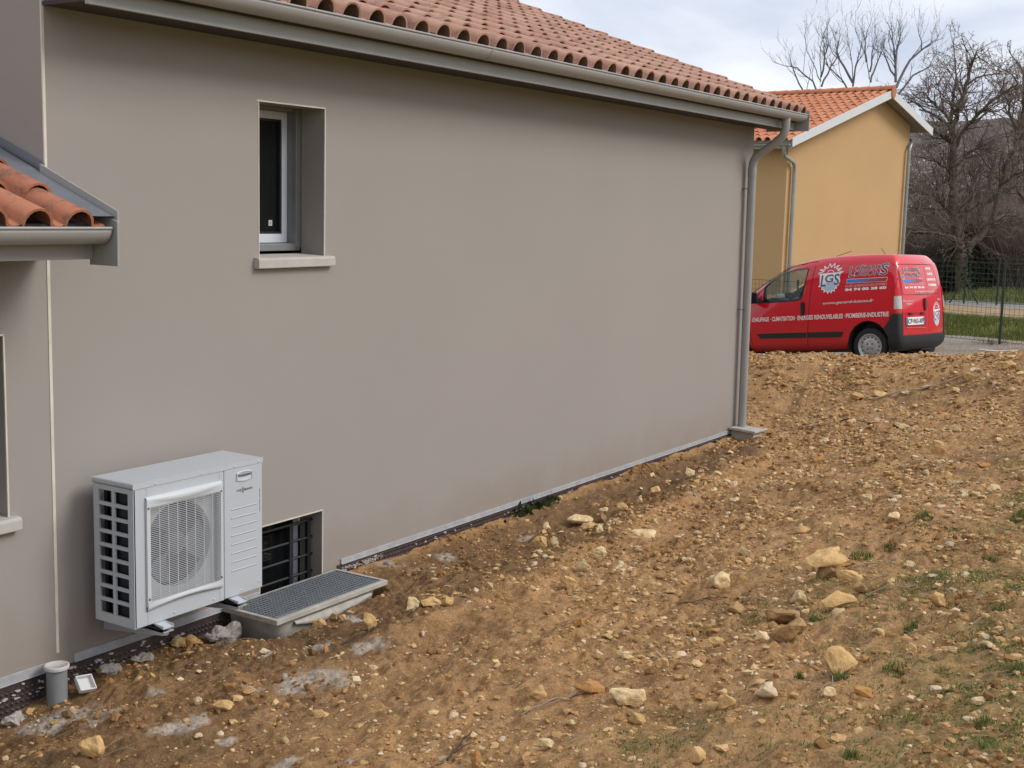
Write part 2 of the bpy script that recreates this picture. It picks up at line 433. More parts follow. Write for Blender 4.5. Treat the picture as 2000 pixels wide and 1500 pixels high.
green = sstep(0., 1., np.clip((FX*.0-FY-3.55)/1.6 + .75*fbm(FX, FY, 1.6, 4, 500), 0, 1))*(1-sstep(11.5, 15, FX))
for nm, a in (('moist', moist), ('dust', dust), ('green', green)):
    at = me.attributes.new(nm, 'FLOAT', 'POINT'); at.data.foreach_set('value', a.astype(np.float32))

def dirt_material():
    k = NT('dirt'); p = k.pos()
    A = lambda n: k.n('ShaderNodeAttribute', attribute_name=n).outputs['Fac']
    n1 = k.noise(1.7, 6, .62, p, .4); n2 = k.noise(9, 6, .65, p, .3); n3 = k.noise(70, 5, .7, p)
    base = k.ramp(n1, [(.3, (.275,.132,.050)), (.5, (.375,.195,.078)), (.72, (.48,.275,.122))])
    c = k.mix(k.framp(n2, .42, .75), base, (.49,.29,.138))
    c = k.mix(k.math('MULTIPLY', k.framp(n2, .5, .28), .8), c, (.19,.098,.040))
    c = k.mix(k.math('MULTIPLY', k.framp(n3, .46, .72), .55), c, (.56,.385,.20))
    c = k.mix(k.math('MULTIPLY', k.framp(n3, .5, .3), .6), c, (.155,.080,.034))
    wet = k.math('MULTIPLY', A('moist'), .90)
    c = k.mix(wet, c, k.mix(k.framp(n3, .35, .7), (.098,.054,.024), (.200,.118,.056)))
    # specks of crushed limestone too small to model
    vo = k.n('ShaderNodeTexVoronoi', feature='F1'); k.set(vo.inputs['Vector'], p); vo.inputs['Scale'].default_value = 95; vo.inputs['Randomness'].default_value = 1
    cs = k.n('ShaderNodeSeparateColor'); k.set(cs.inputs[0], vo.outputs['Color'])
    spk = k.math('MULTIPLY', k.math('LESS_THAN', vo.outputs['Distance'], .36), k.math('GREATER_THAN', cs.outputs[0], .70))
    spk = k.math('MULTIPLY', k.math('MULTIPLY', spk, k.math('ADD', .25, k.math('MULTIPLY', k.framp(n2, .35, .6), .75))), k.math('SUBTRACT', 1, k.math('MULTIPLY', wet, .6)))
    c = k.mix(spk, c, k.mix(cs.outputs[1], (.46,.29,.135), (.62,.46,.27)))
    g = k.math('MULTIPLY', A('green'), k.framp(k.noise(22, 6, .75, p), .42, .60))
    c = k.mix(k.math('MULTIPLY', g, .80), c, k.mix(k.framp(n3, .3, .7), (.110,.110,.030), (.25,.225,.080)))
    d = k.math('MULTIPLY', A('dust'), k.framp(k.noise(38, 6, .75, p), .30, .58))
    c = k.mix(k.math('MULTIPLY', d, .95), c, k.mix(n3, (.33,.275,.22), (.66,.60,.53)))
    h = k.math('ADD', k.math('MULTIPLY', n3, .6), k.math('MULTIPLY', k.noise(230, 4, .7, p), .4))
    h = k.math('ADD', h, k.math('MULTIPLY', spk, .35))
    k.bump(h, 1.0, .014)
    return k.fin(c, k.math('SUBTRACT', .97, k.math('MULTIPLY', wet, .2)), 0, .25)
M_DIRT = dirt_material()
link('dirt_ground', me, M_DIRT, kind='structure')

# ------------------------------------------------------------------ gravel drive, sloping down behind the houses
VAN_LOC = Vector((20.681, -0.770, 0.399)); VAN_ROT = (R(1.285), R(6.062), R(80.164))
VM = Matrix.LocRotScale(VAN_LOC, Matrix.Rotation(VAN_ROT[2], 3, 'Z') @ Matrix.Rotation(VAN_ROT[1], 3, 'Y') @ Matrix.Rotation(VAN_ROT[0], 3, 'X'), Vector((1,1,1)))
_vn = (VM.to_3x3() @ Vector((0,0,1)))
def drive_z(x, y):
    x = np.asarray(x, float); y = np.asarray(y, float)
    pl = VAN_LOC.z - (_vn.x*(x-VAN_LOC.x) + _vn.y*(y-VAN_LOC.y))/_vn.z
    lo = VAN_LOC.z - (_vn.y*(7.5))/_vn.z
    pl = np.clip(pl, lo, .46)
    w = sstep(0, 1, np.clip((np.hypot((x-21.2)/3.2, (y-1.2)/4.5)-1)/.9, 0, 1))
    far = np.where(y > 2, np.clip(pl, lo, .25), .25)
    return pl*(1-w) + far*w
dgx = np.arange(17.6, 27.6, .11); dgy = np.arange(-8, 12, .13)
DX, DY = np.meshgrid(dgx, dgy, indexing='ij')
DZ = drive_z(DX, DY) + .018*fbm(DX, DY, 1.2, 3, 7) + .012*fbm(DX, DY, 7, 3, 70)
DZ = DZ - 1.2*(1-sstep(17.8, 19.0, DX)) - .0
vid = np.arange(DX.size).reshape(DX.shape)
quads = np.stack([vid[:-1,:-1], vid[1:,:-1], vid[1:,1:], vid[:-1,1:]], -1).reshape(-1, 4)
k = NT('gravel'); p = k.pos()
vo = k.n('ShaderNodeTexVoronoi', feature='F1'); k.set(vo.inputs['Vector'], p); vo.inputs['Scale'].default_value = 38
cs = k.n('ShaderNodeSeparateColor'); k.set(cs.inputs[0], vo.outputs['Color'])
c = k.ramp(cs.outputs[0], [(0, (.15,.145,.14)), (.5, (.25,.24,.225)), (1, (.40,.375,.34))])
c = k.mix(k.framp(k.noise(.9, 6, .7, p), .42, .62), c, k.mix(cs.outputs[1], (.17,.115,.065), (.34,.25,.15)))
k.bump(k.math('SUBTRACT', 1, vo.outputs['Distance']), .8, .02)
M_GRAVEL = k.fin(c, .95, 0, .25)
link('gravel_drive', np_mesh('gravel_drive', np.stack([DX, DY, DZ], -1).reshape(-1, 3), quads, True), M_GRAVEL, kind='structure')

# ------------------------------------------------------------------ land beyond: grass verge, earth track, meadow, wooded hill (one sheet to the horizon)
ca, sa = math.cos(R(12)), math.sin(R(12))
def far_z(x, y):
    s = x*ca + y*sa
    z = .22 + .03*fbm(x, y, .4, 3, 15) + .10*sstep(26.2, 27.2, s)*(1-sstep(31, 33, s))
    d = np.hypot(x, y+6)
    z = z + 1.6*sstep(50, 95, d) + 20.0*sstep(90, 290, d) + 20*sstep(290, 800, d)*(.4+.6*vnoise(x/160., y/160., 8))
    z = z + 1.6*sstep(110, 170, d)*fbm(x, y, .085, 4, 31, .6)
    z = z - 1.6*(1-sstep(18.5, 22.5, x))*(1-sstep(60, 90, d))
    lot = (1-sstep(27.5, 31, x))*sstep(-1.5, 1.5, y)*(1-sstep(60, 90, d)) + sstep(3.5, 6.5, y)*(1-sstep(40, 60, x))*(1-sstep(60, 90, d))
    return z - .75*np.clip(lot, 0, 1)
rr = np.concatenate([np.arange(2, 16, 2.), np.arange(16, 50, .35), np.arange(50, 100, 1.2), np.geomspace(100, 320, 110), np.geomspace(330, 2200, 24)])
aa = np.concatenate([np.linspace(-180, -12, 29)[:-1], np.linspace(-12, 26, 150), np.linspace(26, 180, 30)[1:-1]])
RR, AA = np.meshgrid(rr, np.radians(aa), indexing='ij')
LX = RR*np.cos(AA); LY = -6+RR*np.sin(AA)
LZ = far_z(LX, LY)
n_a = len(aa); vid = np.arange(LX.size).reshape(LX.shape); nxt = np.roll(vid, -1, axis=1)
quads = np.stack([vid[:-1], vid[1:], nxt[1:], nxt[:-1]], -1).reshape(-1, 4)
k = NT('land'); p = k.pos()
sp = k.n('ShaderNodeSeparateXYZ'); k.set(sp.inputs[0], p)
s_ = k.math('ADD', k.math('MULTIPLY', sp.outputs[0], ca), k.math('MULTIPLY', sp.outputs[1], sa))
s_ = k.math('ADD', s_, k.math('MULTIPLY', k.math('SUBTRACT', k.noise(.7, 4, .6, p), .5), 1.6))
gr = k.ramp(k.noise(2.2, 6, .65, p), [(.3, (.09,.10,.022)), (.55, (.16,.17,.038)), (.75, (.25,.22,.075))])
tr = k.ramp(k.noise(3.5, 6, .7, p), [(.3, (.24,.17,.10)), (.6, (.36,.27,.17)), (.8, (.45,.36,.25))])
gv = k.ramp(k.noise(12, 6, .8, p), [(.3, (.14,.14,.14)), (.7, (.34,.33,.32))])
md = k.ramp(k.noise(.9, 6, .65, p), [(.3, (.045,.065,.016)), (.6, (.075,.095,.026)), (.8, (.13,.125,.055))])
def band(lo, c, nxtc): return k.mix(k.framp(s_, lo-.12, lo+.12), c, nxtc)
c = band(32.0, gr, tr); c = band(37.6, c, gv); c = band(40.2, c, md)
wood = k.ramp(k.noise(.16, 7, .75, p), [(.32, (.050,.046,.047)), (.5, (.095,.082,.078)), (.68, (.135,.118,.098))])
dist = k.n('ShaderNodeVectorMath', operation='LENGTH'); k.set(dist.inputs[0], p)
c = k.mix(k.framp(dist.outputs['Value'], 80, 120), c, wood)
k.bump(k.noise(3, 6, .8, p), .6, .05)
link('ground', np_mesh('ground', np.stack([LX, LY, LZ], -1).reshape(-1, 3), quads, True), k.fin(c, .95, 0, .2), kind='structure')
# ================================================================== THE GREY HOUSE
def render_mat(name, col, mott=.025):
    k = NT(name); p = k.pos()
    a = k.noise(.7, 5, .6, p); b = k.noise(340, 3, .7, p); d = k.noise(4.0, 5, .65, p)
    c = k.mix(k.framp(a, .3, .7), tuple(x*(1-mott) for x in col), tuple(x*(1+mott) for x in col))
    c = k.mix(k.math('MULTIPLY', k.framp(d, .55, .8), .05), c, tuple(x*.8 for x in col))
    c = k.mix(k.math('MULTIPLY', k.framp(b, .35, .65), .35), c, tuple(x*1.16 for x in col))
    c = k.mix(k.math('MULTIPLY', k.framp(b, .45, .25), .35), c, tuple(x*.80 for x in col))
    sz = k.n('ShaderNodeSeparateXYZ'); k.set(sz.inputs[0], p)
    up = k.math('ADD', sz.outputs[2], k.math('MULTIPLY', k.math('SUBTRACT', k.noise(2.2, 5, .6, p), .5), .7))
    c = k.mix(k.math('MULTIPLY', k.framp(up, .38, -.05), .30), c, (.24,.165,.105))          # soil splashed up the foot of the wall
    k.bump(b, .6, .005)
    return k.fin(c, .93, 0, .2)
M_GREY = render_mat('taupe_render', (.325,.297,.277))
M_BEAD = simple('ivory_bead', (.62,.57,.49), .55)
M_ALU = simple('taupe_lacquer', (.315,.308,.300), .38, 0, .05, 3)
M_ALUD = simple('slate_flashing', (.185,.195,.225), .45, .3, .10, 4)
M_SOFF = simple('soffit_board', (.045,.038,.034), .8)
M_WHITE = simple('window_white', (.60,.63,.70), .35, 0, .03)
M_GUIDE = simple('zinc_grey', (.23,.235,.24), .45, .3, .08)
M_SILL = simple('concrete_sill', (.46,.43,.40), .85, 0, .07, 9, .4, 260)
M_RAIL = simple('starter_rail', (.40,.41,.43), .6, .2, .15, 12)
M_MEMB = simple('membrane_brown', (.050,.034,.034), .55, 0, .35, 20)
M_BLACK = simple('black_paint', (.018,.018,.022), .4, 0, .1)
M_CONC = simple('concrete', (.40,.375,.345), .92, 0, .16, 9, .7, 120)
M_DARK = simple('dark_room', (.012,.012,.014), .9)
k = NT('window_glass'); k.bump(k.noise(1.3, 2, .5, k.obj()), .04, .02); M_GLASS = k.fin((.008,.010,.011), .04, 0, .5)

def tile_mat(name, a, b, c_, dark, tint):
    k = NT(name); o = k.obj()
    oi = k.n('ShaderNodeObjectInfo').outputs['Random']; gi = k.n('ShaderNodeNewGeometry').outputs['Random Per Island']
    r = k.math('FRACT', k.math('ADD', k.math('MULTIPLY', oi, 7.31), gi))
    base = k.ramp(r, [(0, a), (.5, b), (1, c_)])
    off = k.n('ShaderNodeCombineXYZ'); k.set(off.inputs[0], k.math('MULTIPLY', oi, 91)); k.set(off.inputs[1], k.math('MULTIPLY', oi, 53))
    v = k.n('ShaderNodeVectorMath', operation='ADD'); k.set(v.inputs[0], o); k.set(v.inputs[1], off.outputs[0])
    n = k.noise(7, 6, .65, v.outputs[0]); n2 = k.noise(60, 4, .7, v.outputs[0])
    c = k.mix(k.math('MULTIPLY', k.framp(n, .50, .70), dark), base, (.105,.072,.066))
    c = k.mix(k.math('MULTIPLY', k.framp(n2, .45, .7), .25), c, tint)
    k.bump(n2, .3, .004)
    return k.fin(c, .8, 0, .25)
M_TILE = tile_mat('aged_clay_tile', (.37,.195,.135), (.45,.265,.195), (.32,.165,.115), .62, (.55,.38,.30))
M_TILE2 = tile_mat('bright_clay_tile', (.46,.175,.090), (.52,.215,.115), (.42,.15,.078), .12, (.60,.30,.18))

PITCH_W, TILE_L = .256, .43
def tile_mesh(name):
    pr = [(0.0, -.004)]
    for i in range(9):
        a = math.pi*(1-i/8); pr.append((.096+.090*math.cos(a), .004+.078*math.sin(a)))
    pr += [(.205, -.010), (.236, -.012), (.262, -.004)]
    v = []; f = []; n = len(pr); th = .012
    for y, dz, sc in ((0, .0, 1.0), (TILE_L, .0, .94)):
        for x, z in pr: v.append(((x-.096)*sc+.096, y, z*sc+dz))
    for i in range(n-1): f.append((i, i+1, n+i+1, n+i))
    b = len(v)
    for x, z in pr:
        v.append((x, 0, z)); v.append(((x-.096)*.86+.096, .0, z-th))
    for i in range(n-1): f.append((b+2*i+1, b+2*i+3, b+2*i+2, b+2*i))
    b2 = len(v)
    for x, z in pr: v.append(((x-.096)*.86+.096, .0, z-th))
    for x, z in pr: v.append(((x-.096)*.84+.096, TILE_L*.6, z-th))
    for i in range(n-1): f.append((b2+i, b2+n+i, b2+n+i+1, b2+i+1))
    m = bpy.data.meshes.new(name); m.from_pydata(v, [], f)
    m.polygons.foreach_set('use_smooth', [True]*len(f)); m.update(); return m
TILE_A, TILE_B = tile_mesh('roof_tile'), tile_mesh('roof_tile_bright')
TILE_A.materials.append(M_TILE); TILE_B.materials.append(M_TILE2)

def tile_roof(parent, mesh, origin, ux, uy, ncol, nrow, expo, mat, first, skip=None, name='tile'):
    """origin: lower left corner of the slope; ux along the eave, uy up the slope; the tiles `first` says are separate parts, the rest one joined part"""
    ux = Vector(ux).normalized(); uy = Vector(uy).normalized(); uz = ux.cross(uy)
    inv = root_matrix(parent).inverted()
    spots = []
    for r in range(nrow):
        for c in range(ncol):
            if skip and skip(c, r): continue
            o = Vector(origin) + ux*(c*PITCH_W) + uy*(r*expo) + uz*(.022 + rnd.uniform(-.003, .003))
            j = rnd.uniform(-.018, .018); tilt = -.054+rnd.uniform(-.012, .010)
            rot = Matrix((ux, uy, uz)).transposed().to_4x4() @ Matrix.Rotation(j, 4, 'Z') @ Matrix.Rotation(tilt, 4, 'X')
            M = Matrix.Translation(o + uy*rnd.uniform(-.006, .006)) @ rot
            spots.append((first(c, r), M))
    order = sorted(range(len(spots)), key=lambda i: spots[i][0])
    singles = set(order[:300])
    mv = np.array([v.co[:] for v in mesh.vertices]); mf = [tuple(p.vertices) for p in mesh.polygons]
    rest = MB()
    for i, (_, M) in enumerate(spots):
        if i in singles:
            o = bpy.data.objects.new(name, mesh); COL.objects.link(o); o.parent = parent
            o.matrix_local = inv @ M
        else:
            A = np.array(M)
            rest.add([tuple(q) for q in mv @ A[:3,:3].T + A[:3,3]], mf, True)
    if rest.v: rest.build('far_tiles' if name == 'tile' else name, mat, parent, kind='stuff')

H = thing('grey_house', 'taupe rendered house with orange tiled roof and long grey gutter, next to the dirt bank', 'house', (9.8, 0, -.6))
X0, X1 = 4.69, 14.95
WIN = [(6.375, 7.042, 2.310, 3.345), (6.375, 7.035, -.62, .445), (3.45, 4.388, .904, 1.925)]
def wall_front():
    xs = sorted({-1.5, X0, X1, *[w[0] for w in WIN], *[w[1] for w in WIN]}); zs = sorted({-.9, 2.47, 3.86, *[w[2] for w in WIN], *[w[3] for w in WIN]})
    b = MB()
    for i in range(len(xs)-1):
        for j in range(len(zs)-1):
            cx, cz = (xs[i]+xs[i+1])/2, (zs[j]+zs[j+1])/2
            if any(w[0] < cx < w[1] and w[2] < cz < w[3] for w in WIN): continue
            if cx < X0 and cz > 2.47: continue
            b.quad((xs[i],0,zs[j]), (xs[i+1],0,zs[j]), (xs[i+1],0,zs[j+1]), (xs[i],0,zs[j+1]))
    for (a, c, lo, hi) in WIN:                                    # reveals
        D = .22
        b.quad((a,0,lo),(a,0,hi),(a,D,hi),(a,D,lo)); b.quad((c,0,hi),(c,0,lo),(c,D,lo),(c,D,hi))
        b.quad((a,0,hi),(c,0,hi),(c,D,hi),(a,D,hi)); b.quad((c,0,lo),(a,0,lo),(a,D,lo),(c,D,lo))
    # the two end walls with their gables, the back wall
    for x in (X0, X1):
        b.add([(x,0,-.9),(x,7.5,-.9),(x,7.5,3.86),(x,3.75,5.28),(x,0,3.86)], [(0,1,2,3,4)] if x == X1 else [(4,3,2,1,0)])
    b.quad((X1,7.5,-.9),(-1.5,7.5,-.9),(-1.5,7.5,3.86),(X1,7.5,3.86))
    b.quad((-1.5,7.5,-.9),(-1.5,0,-.9),(-1.5,0,2.47),(-1.5,7.5,2.47))
    return b
wall = wall_front().build('wall', M_GREY, H)
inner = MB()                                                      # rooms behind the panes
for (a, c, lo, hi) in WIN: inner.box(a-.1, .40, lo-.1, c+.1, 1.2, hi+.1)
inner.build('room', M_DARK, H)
# ivory corner beads on the corner joint and round the openings
def bead(x0, z0, x1, z1, w=.008):
    b = MB()
    if abs(x1-x0) < 1e-6: b.box(x0-w/2, -.004, z0, x0+w/2, .006, z1)
    else: b.box(x0, -.004, z0-w/2, x1, .006, z0+w/2)
    b.build('corner_bead', M_BEAD, H)
bead(X0, 2.83, X0, 3.95, .017); bead(X0, .03, X0, 2.40, .020)
bead(WIN[0][1], 2.312, WIN[0][1], 3.345, .009); bead(WIN[0][0], 2.312, WIN[0][0], 3.345, .007); bead(WIN[0][0]-.02, 3.347, WIN[0][1]+.004, 3.347, .010)
bead(WIN[1][1], -.5, WIN[1][1], .445, .008); bead(WIN[1][0], -.5, WIN[1][0], .445, .008); bead(WIN[1][0]-.01, .447, WIN[1][1]+.004, .447, .009)
bead(WIN[2][1], .906, WIN[2][1], 1.925, .010); bead(WIN[2][0], 1.927, WIN[2][1]+.005, 1.927, .010)

# ---- windows
def window(a, c, lo, hi, y, fr=.055):
    w = MB(); d = .06
    w.box(a, y, lo, a+fr, y+d, hi); w.box(c-fr, y, lo, c, y+d, hi); w.box(a+fr, y, lo, c-fr, y+d, lo+fr*1.15); w.box(a+fr, y, hi-fr, c-fr, y+d, hi)
    o = w.build('window', M_WHITE, H, .004)
    g = MB(); q = .016
    g.box(a+fr, y+.008, lo+fr*1.15, a+fr+q, y+.05, hi-fr); g.box(c-fr-q, y+.008, lo+fr*1.15, c-fr, y+.05, hi-fr)
    g.box(a+fr+q, y+.008, lo+fr*1.15, c-fr-q, y+.05, lo+fr*1.15+q); g.box(a+fr+q, y+.008, hi-fr-q, c-fr-q, y+.05, hi-fr)
    g.build('glazing_gasket', M_BLACK, o)
    p = MB(); p.box(a+fr+q, y+.03, lo+fr*1.15+q, c-fr-q, y+.04, hi-fr-q); p.build('pane', M_GLASS, o)
    return o
wo = window(6.375, 6.985, 2.395, 3.32, .302)
k_ = MB(); k_.box(6.82, .300+.0285, 2.515, 6.856, .300+.0305, 2.555); k_.build('paper_sticker', simple('paper', (.6,.6,.58), .7), wo)
k_ = MB(); k_.box(6.829, .3275, 2.526, 6.847, .3284, 2.529); k_.box(6.829, .3275, 2.533, 6.843, .3284, 2.536); k_.box(6.829, .3275, 2.540, 6.847, .3284, 2.5425); k_.build('sticker_print', M_BLACK, wo)
g = MB(); g.box(6.986, .221, 2.36, 7.040, .36, 3.345); g.box(6.375, .221, 3.322, 6.985, .36, 3.345); g.build('shutter_guide', M_GUIDE, H, .003)
g = MB(); g.box(6.377, .226, 2.340, 7.036, .36, 2.392); g.build('inner_sill', M_GUIDE, H, .005)
window(6.20, 7.018, -.6, .44, .222, .05)
window(3.45, 4.386, .93, 1.92, .23)
# sills of cast concrete with a rounded nose
def sill(a, c, z, h, out):
    b = MB(); b.prism([(a,-out,z-h),(a,.215,z-h),(a,.215,z+.012),(a,-out+.012,z),(a,-out,z-.012)], (c-a,0,0))
    b.build('window_sill', M_SILL, H, .006)
sill(6.330, 7.110, 2.310, .072, .048); sill(3.40, 4.440, .903, .075, .050)
# burglar bars in the basement opening
g = thing  # (keeps the name free)
bars = MB()
for x in (6.40, 6.79, 6.985): bars.box(x-.014, .085, -.55, x+.014, .113, .36)
bars.build('burglar_bar_uprights', M_BLACK, H)
for z in (.365, .235, .105, -.025, -.155, -.285):
    b = MB(); b.tube([(6.38, .099, z), (7.03, .099, z)], .0105, 8); b.build('burglar_bar', M_BLACK, H)
# starter rail along the render's lower edge and dimpled membrane under it
def rail(x0, x1, z0, z1):
    b = MB(); b.box(x0, -.012, z0, x1, -.001, z1); b.box(x0, -.020, z0-.006, x1, .02, z0)
    return b.build('starter_rail', M_RAIL, H, .002)
rail(-1.5, 4.62, -.055, -.005); rail(4.80, 6.37, -.052, -.008); rail(7.24, 14.78, -.006, .030)
b = MB(); b.box(-1.5, -.008, -.9, 6.37, -.001, -.06); b.box(7.2, -.008, -.9, 14.93, -.001, -.012); b.build('drainage_membrane', M_MEMB, H)
dm = MB(); ST = .034
def dimples(x0, x1, z0, z1):
    nz = int((z1-z0)/ST)
    for i in range(int((x1-x0)/ST)):
        for j in range(nz):
            x = x0+(i+.5)*ST; z = z0+(j+.5)*ST; r = .0115
            vs_ = [(x+r*math.cos(q), -.008, z+r*math.sin(q)) for q in (0, math.pi/2, math.pi, -math.pi/2)] + [(x+.5*r*math.cos(q), -.019, z+.5*r*math.sin(q)) for q in (0, math.pi/2, math.pi, -math.pi/2)]
            dm.add(vs_, [(0,1,5,4),(1,2,6,5),(2,3,7,6),(3,0,4,7),(4,5,6,7)], True)
dimples(3.4, 6.3, -.40, -.07); dimples(7.25, 14.7, -.12, -.014)
dm.build('membrane_dimples', M_MEMB, H, kind='stuff')
# whitish mortar smears that stuck to the membrane
sm = MB()
for i in range(150):
    x = rnd.choice([rnd.uniform(3.9, 5.7), rnd.uniform(7.25, 7.75), rnd.uniform(8, 13)]); z = (-.07-rnd.random()*.1) if x < 6.5 else (-.035-rnd.random()*.035)
    w, h = rnd.uniform(.006, .028), rnd.uniform(.004, .011)
    n = 7; ps = [(x+w*math.cos(2*math.pi*q/n)*rnd.uniform(.35, 1.2), -.0200, z+h*math.sin(2*math.pi*q/n)*rnd.uniform(.35, 1.2)) for q in range(n)]
    sm.prism(ps, (0, .012, 0))
sm.build('mortar_smears', simple('mortar_grey', (.42,.38,.35), .95, 0, .2, 30), H, kind='stuff')

# ---- eaves: fascia, soffit, half round gutter, end box
EX0, EX1, EY = 4.69, 15.30, -.38
b = MB(); b.box(EX0, EY, 3.708, EX1-.012, EY+.025, 3.925); b.build('fascia', M_ALU, H, .003)
b = MB(); b.box(EX0, EY-.008, 3.708, EX1-.012, EY-.0005, 3.720); b.build('fascia_drip_edge', M_ALU, H)
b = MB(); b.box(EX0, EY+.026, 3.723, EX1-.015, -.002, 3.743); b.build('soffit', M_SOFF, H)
def gutter(parent, x0, x1, yc, zc, r, mat):
    b = MB(); pr = []
    for i in range(13):
        a = math.pi + math.pi*i/12
        pr.append((yc+r*math.cos(a), zc+r*math.sin(a)))
    pi_ = [(yc+(y-yc)*.965, zc+(z-zc)*.965) for y, z in pr[::-1]]
    loop = pr + pi_; n = len(loop)
    v = [(x0, y, z) for y, z in loop]+[(x1, y, z) for y, z in loop]
    b.add(v, [(i, n+i, n+(i+1) % n, (i+1) % n) for i in range(n)], True)
    o = b.build('gutter', mat, parent)
    q = MB(); q.tube([(x0, yc-r, zc+.004), (x1, yc-r, zc+.004)], .0085, 8); q.build('gutter_bead', mat, o)
    for x in (x0, x1):
        q = MB(); q.prism([(x-.003, y, z) for y, z in pr], (.006, 0, 0)); q.build('gutter_end', mat, o)
    return o
GT = gutter(H, EX0, EX1-.02, -.467, 3.884, .082, M_ALU)
for xj in (8.35, 12.4):
    q = MB(); pr = [(-.467+.0845*math.cos(math.pi+math.pi*i/12), 3.884+.0845*math.sin(math.pi+math.pi*i/12)) for i in range(13)]
    for i in range(12): q.quad((xj-.02, *pr[i]), (xj+.02, *pr[i]), (xj+.02, *pr[i+1]), (xj-.02, *pr[i+1]))
    q.build('gutter_joint', M_ALU, GT)
b = MB(); b.prism([(EX1-.010,-.562,3.940),(EX1-.010,-.562,3.695),(EX1-.010,-.02,3.695),(EX1-.010,-.02,4.070),(EX1-.010,-.45,3.925)], (.010,0,0)); b.build('eave_end_plate', M_ALU, H, .002)
# downpipe: outlet, swan neck, shaft, collars, bracket
pts = [(14.77,-.467,3.82),(14.77,-.465,3.70),(14.77,-.44,3.61),(14.765,-.36,3.535),(14.74,-.20,3.42),(14.73,-.13,3.365),(14.725,-.095,3.29),(14.725,-.09,3.20)]
b = MB()
from mathutils.geometry import interpolate_bezier
b.tube(pts, .051, 16); b.build('downpipe_elbow', M_ALU, H)
b = MB(); b.tube([(14.725,-.09,3.24),(14.80,-.09,.03)], .050, 20); dp = b.build('downpipe', M_ALU, H)
b = MB(); b.tube([(14.725,-.09,3.24),(14.727,-.09,3.13)], .0535, 20); b.build('collar', M_ALU, dp)
for z in (2.98, 1.52):
    b = MB(); x = 14.725+.075*(3.24-z)/3.21; b.box(x-.085, -.10, z-.012, x-.045, -.08, z+.012); b.tube([(x-.08,-.10,z),(x-.08,0.,z)], .006, 6); b.build('pipe_bracket', M_ALUD, dp)
# ---- roof: deck, tiles, verge strip, ridge
SL = .36; AN = math.atan(SL)
uy = (0, math.cos(AN), math.sin(AN))
RZ0 = 3.885
deck = MB(); L = 4.55/math.cos(AN)
deck.prism([(EX0,-.42,RZ0-.055+SL*.105),(EX0,3.79,RZ0-.055+SL*4.315),(EX0,8.00,RZ0-.055+SL*.105),(EX0,8.00,RZ0-.14+SL*.105),(EX0,3.79,RZ0-.14+SL*4.315),(EX0,-.39,RZ0-.125+SL*.105)], (EX1-EX0-.02,0,0))
roof = deck.build('roof', M_SOFF, H)
ncol = int((EX1-4.62)/PITCH_W); x_start = EX1 - ncol*PITCH_W - .012
def seen_main(c, r):
    x = x_start+c*PITCH_W; y = -.70+r*.345
    return math.hypot(x-0, y+6.1) + (1000 if x < 5.6+r*.95 else 0)
tile_roof(roof, TILE_A, (x_start, -.530, RZ0+.002), (1,0,0), uy, ncol, 13, .366, M_TILE, seen_main)
b = MB()
for i in range(0, 29):                                               # ridge caps
    x = EX1-.02-i*.37; r0, r1 = .118, .105; pr = []
    for q in range(9):
        a = math.pi*q/8; pr.append((math.cos(a), math.sin(a)))
    b.add([(x+.02, 3.79+r0*c, RZ0+SL*4.315+.065+r0*s*.85) for c, s in pr]+[(x-.39, 3.79+r1*c, RZ0+SL*4.315+.055+r1*s*.85) for c, s in pr], [(q, q+1, 9+q+1, 9+q) for q in range(8)]+[tuple(range(9))[::-1]], True)
b.build('ridge_tiles', M_TILE, roof)
back = MB(); back.quad((EX0,3.79,RZ0+SL*4.315),(EX1,3.79,RZ0+SL*4.315),(EX1,8.12,RZ0-.0),(EX0,8.12,RZ0-.0)); back.build('back_slope', M_TILE, roof)

# ---- the low roof at the left, against the end wall of the main block
LX1 = 4.655; LS = .38; la = math.atan(LS)
LG = gutter(H, 1.2, LX1-.035, -.537, 2.522, .082, M_ALU)
b = MB(); b.box(1.2, -.448, 2.355, LX1-.02, -.423, 2.545); b.build('low_fascia', M_ALU, H, .003)
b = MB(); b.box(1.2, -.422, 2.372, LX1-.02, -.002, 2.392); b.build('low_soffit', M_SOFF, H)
b = MB(); b.prism([(LX1-.018,-.645,2.560),(LX1-.018,-.642,2.325),(LX1-.018,-.42,2.325),(LX1-.018,-.42,2.64)], (.014,0,0)); b.build('low_eave_end_plate', M_ALU, H, .002)
b = MB(); b.prism([(1.2,-.43,2.53),(1.2,3.0,2.53+LS*3.43),(1.2,3.0,2.45+LS*3.43),(1.2,-.42,2.47)], (LX1-1.2-.02,0,0)); low = b.build('low_roof', M_SOFF, H)
lcol = 12; lx = LX1-.060-lcol*PITCH_W
TILE_C = tile_mesh('roof_tile_low'); M_TILE3 = tile_mat('orange_clay_tile', (.34,.120,.066), (.41,.165,.095), (.29,.098,.055), .90, (.50,.26,.16)); TILE_C.materials.append(M_TILE3)
tile_roof(low, TILE_C, (lx, -.585, 2.527), (1,0,0), (0,math.cos(la),math.sin(la)), lcol, 9, .366, M_TILE3, lambda c, r: -c+r)
zr_ = lambda y: 2.535+LS*(y+.70)
b = MB()                                                             # verge trim: upright edge over the front wall and sloping pan beside it
b.prism([(LX1-.004,-.63,zr_(-.63)+.055),(LX1-.004,0.0,zr_(0.0)+.062),(LX1-.004,0.0,zr_(0.0)-.03),(LX1-.004,-.63,zr_(-.63)-.05)], (.012,0,0))
b.build('verge_trim', M_ALU, H, .002)
b = MB()
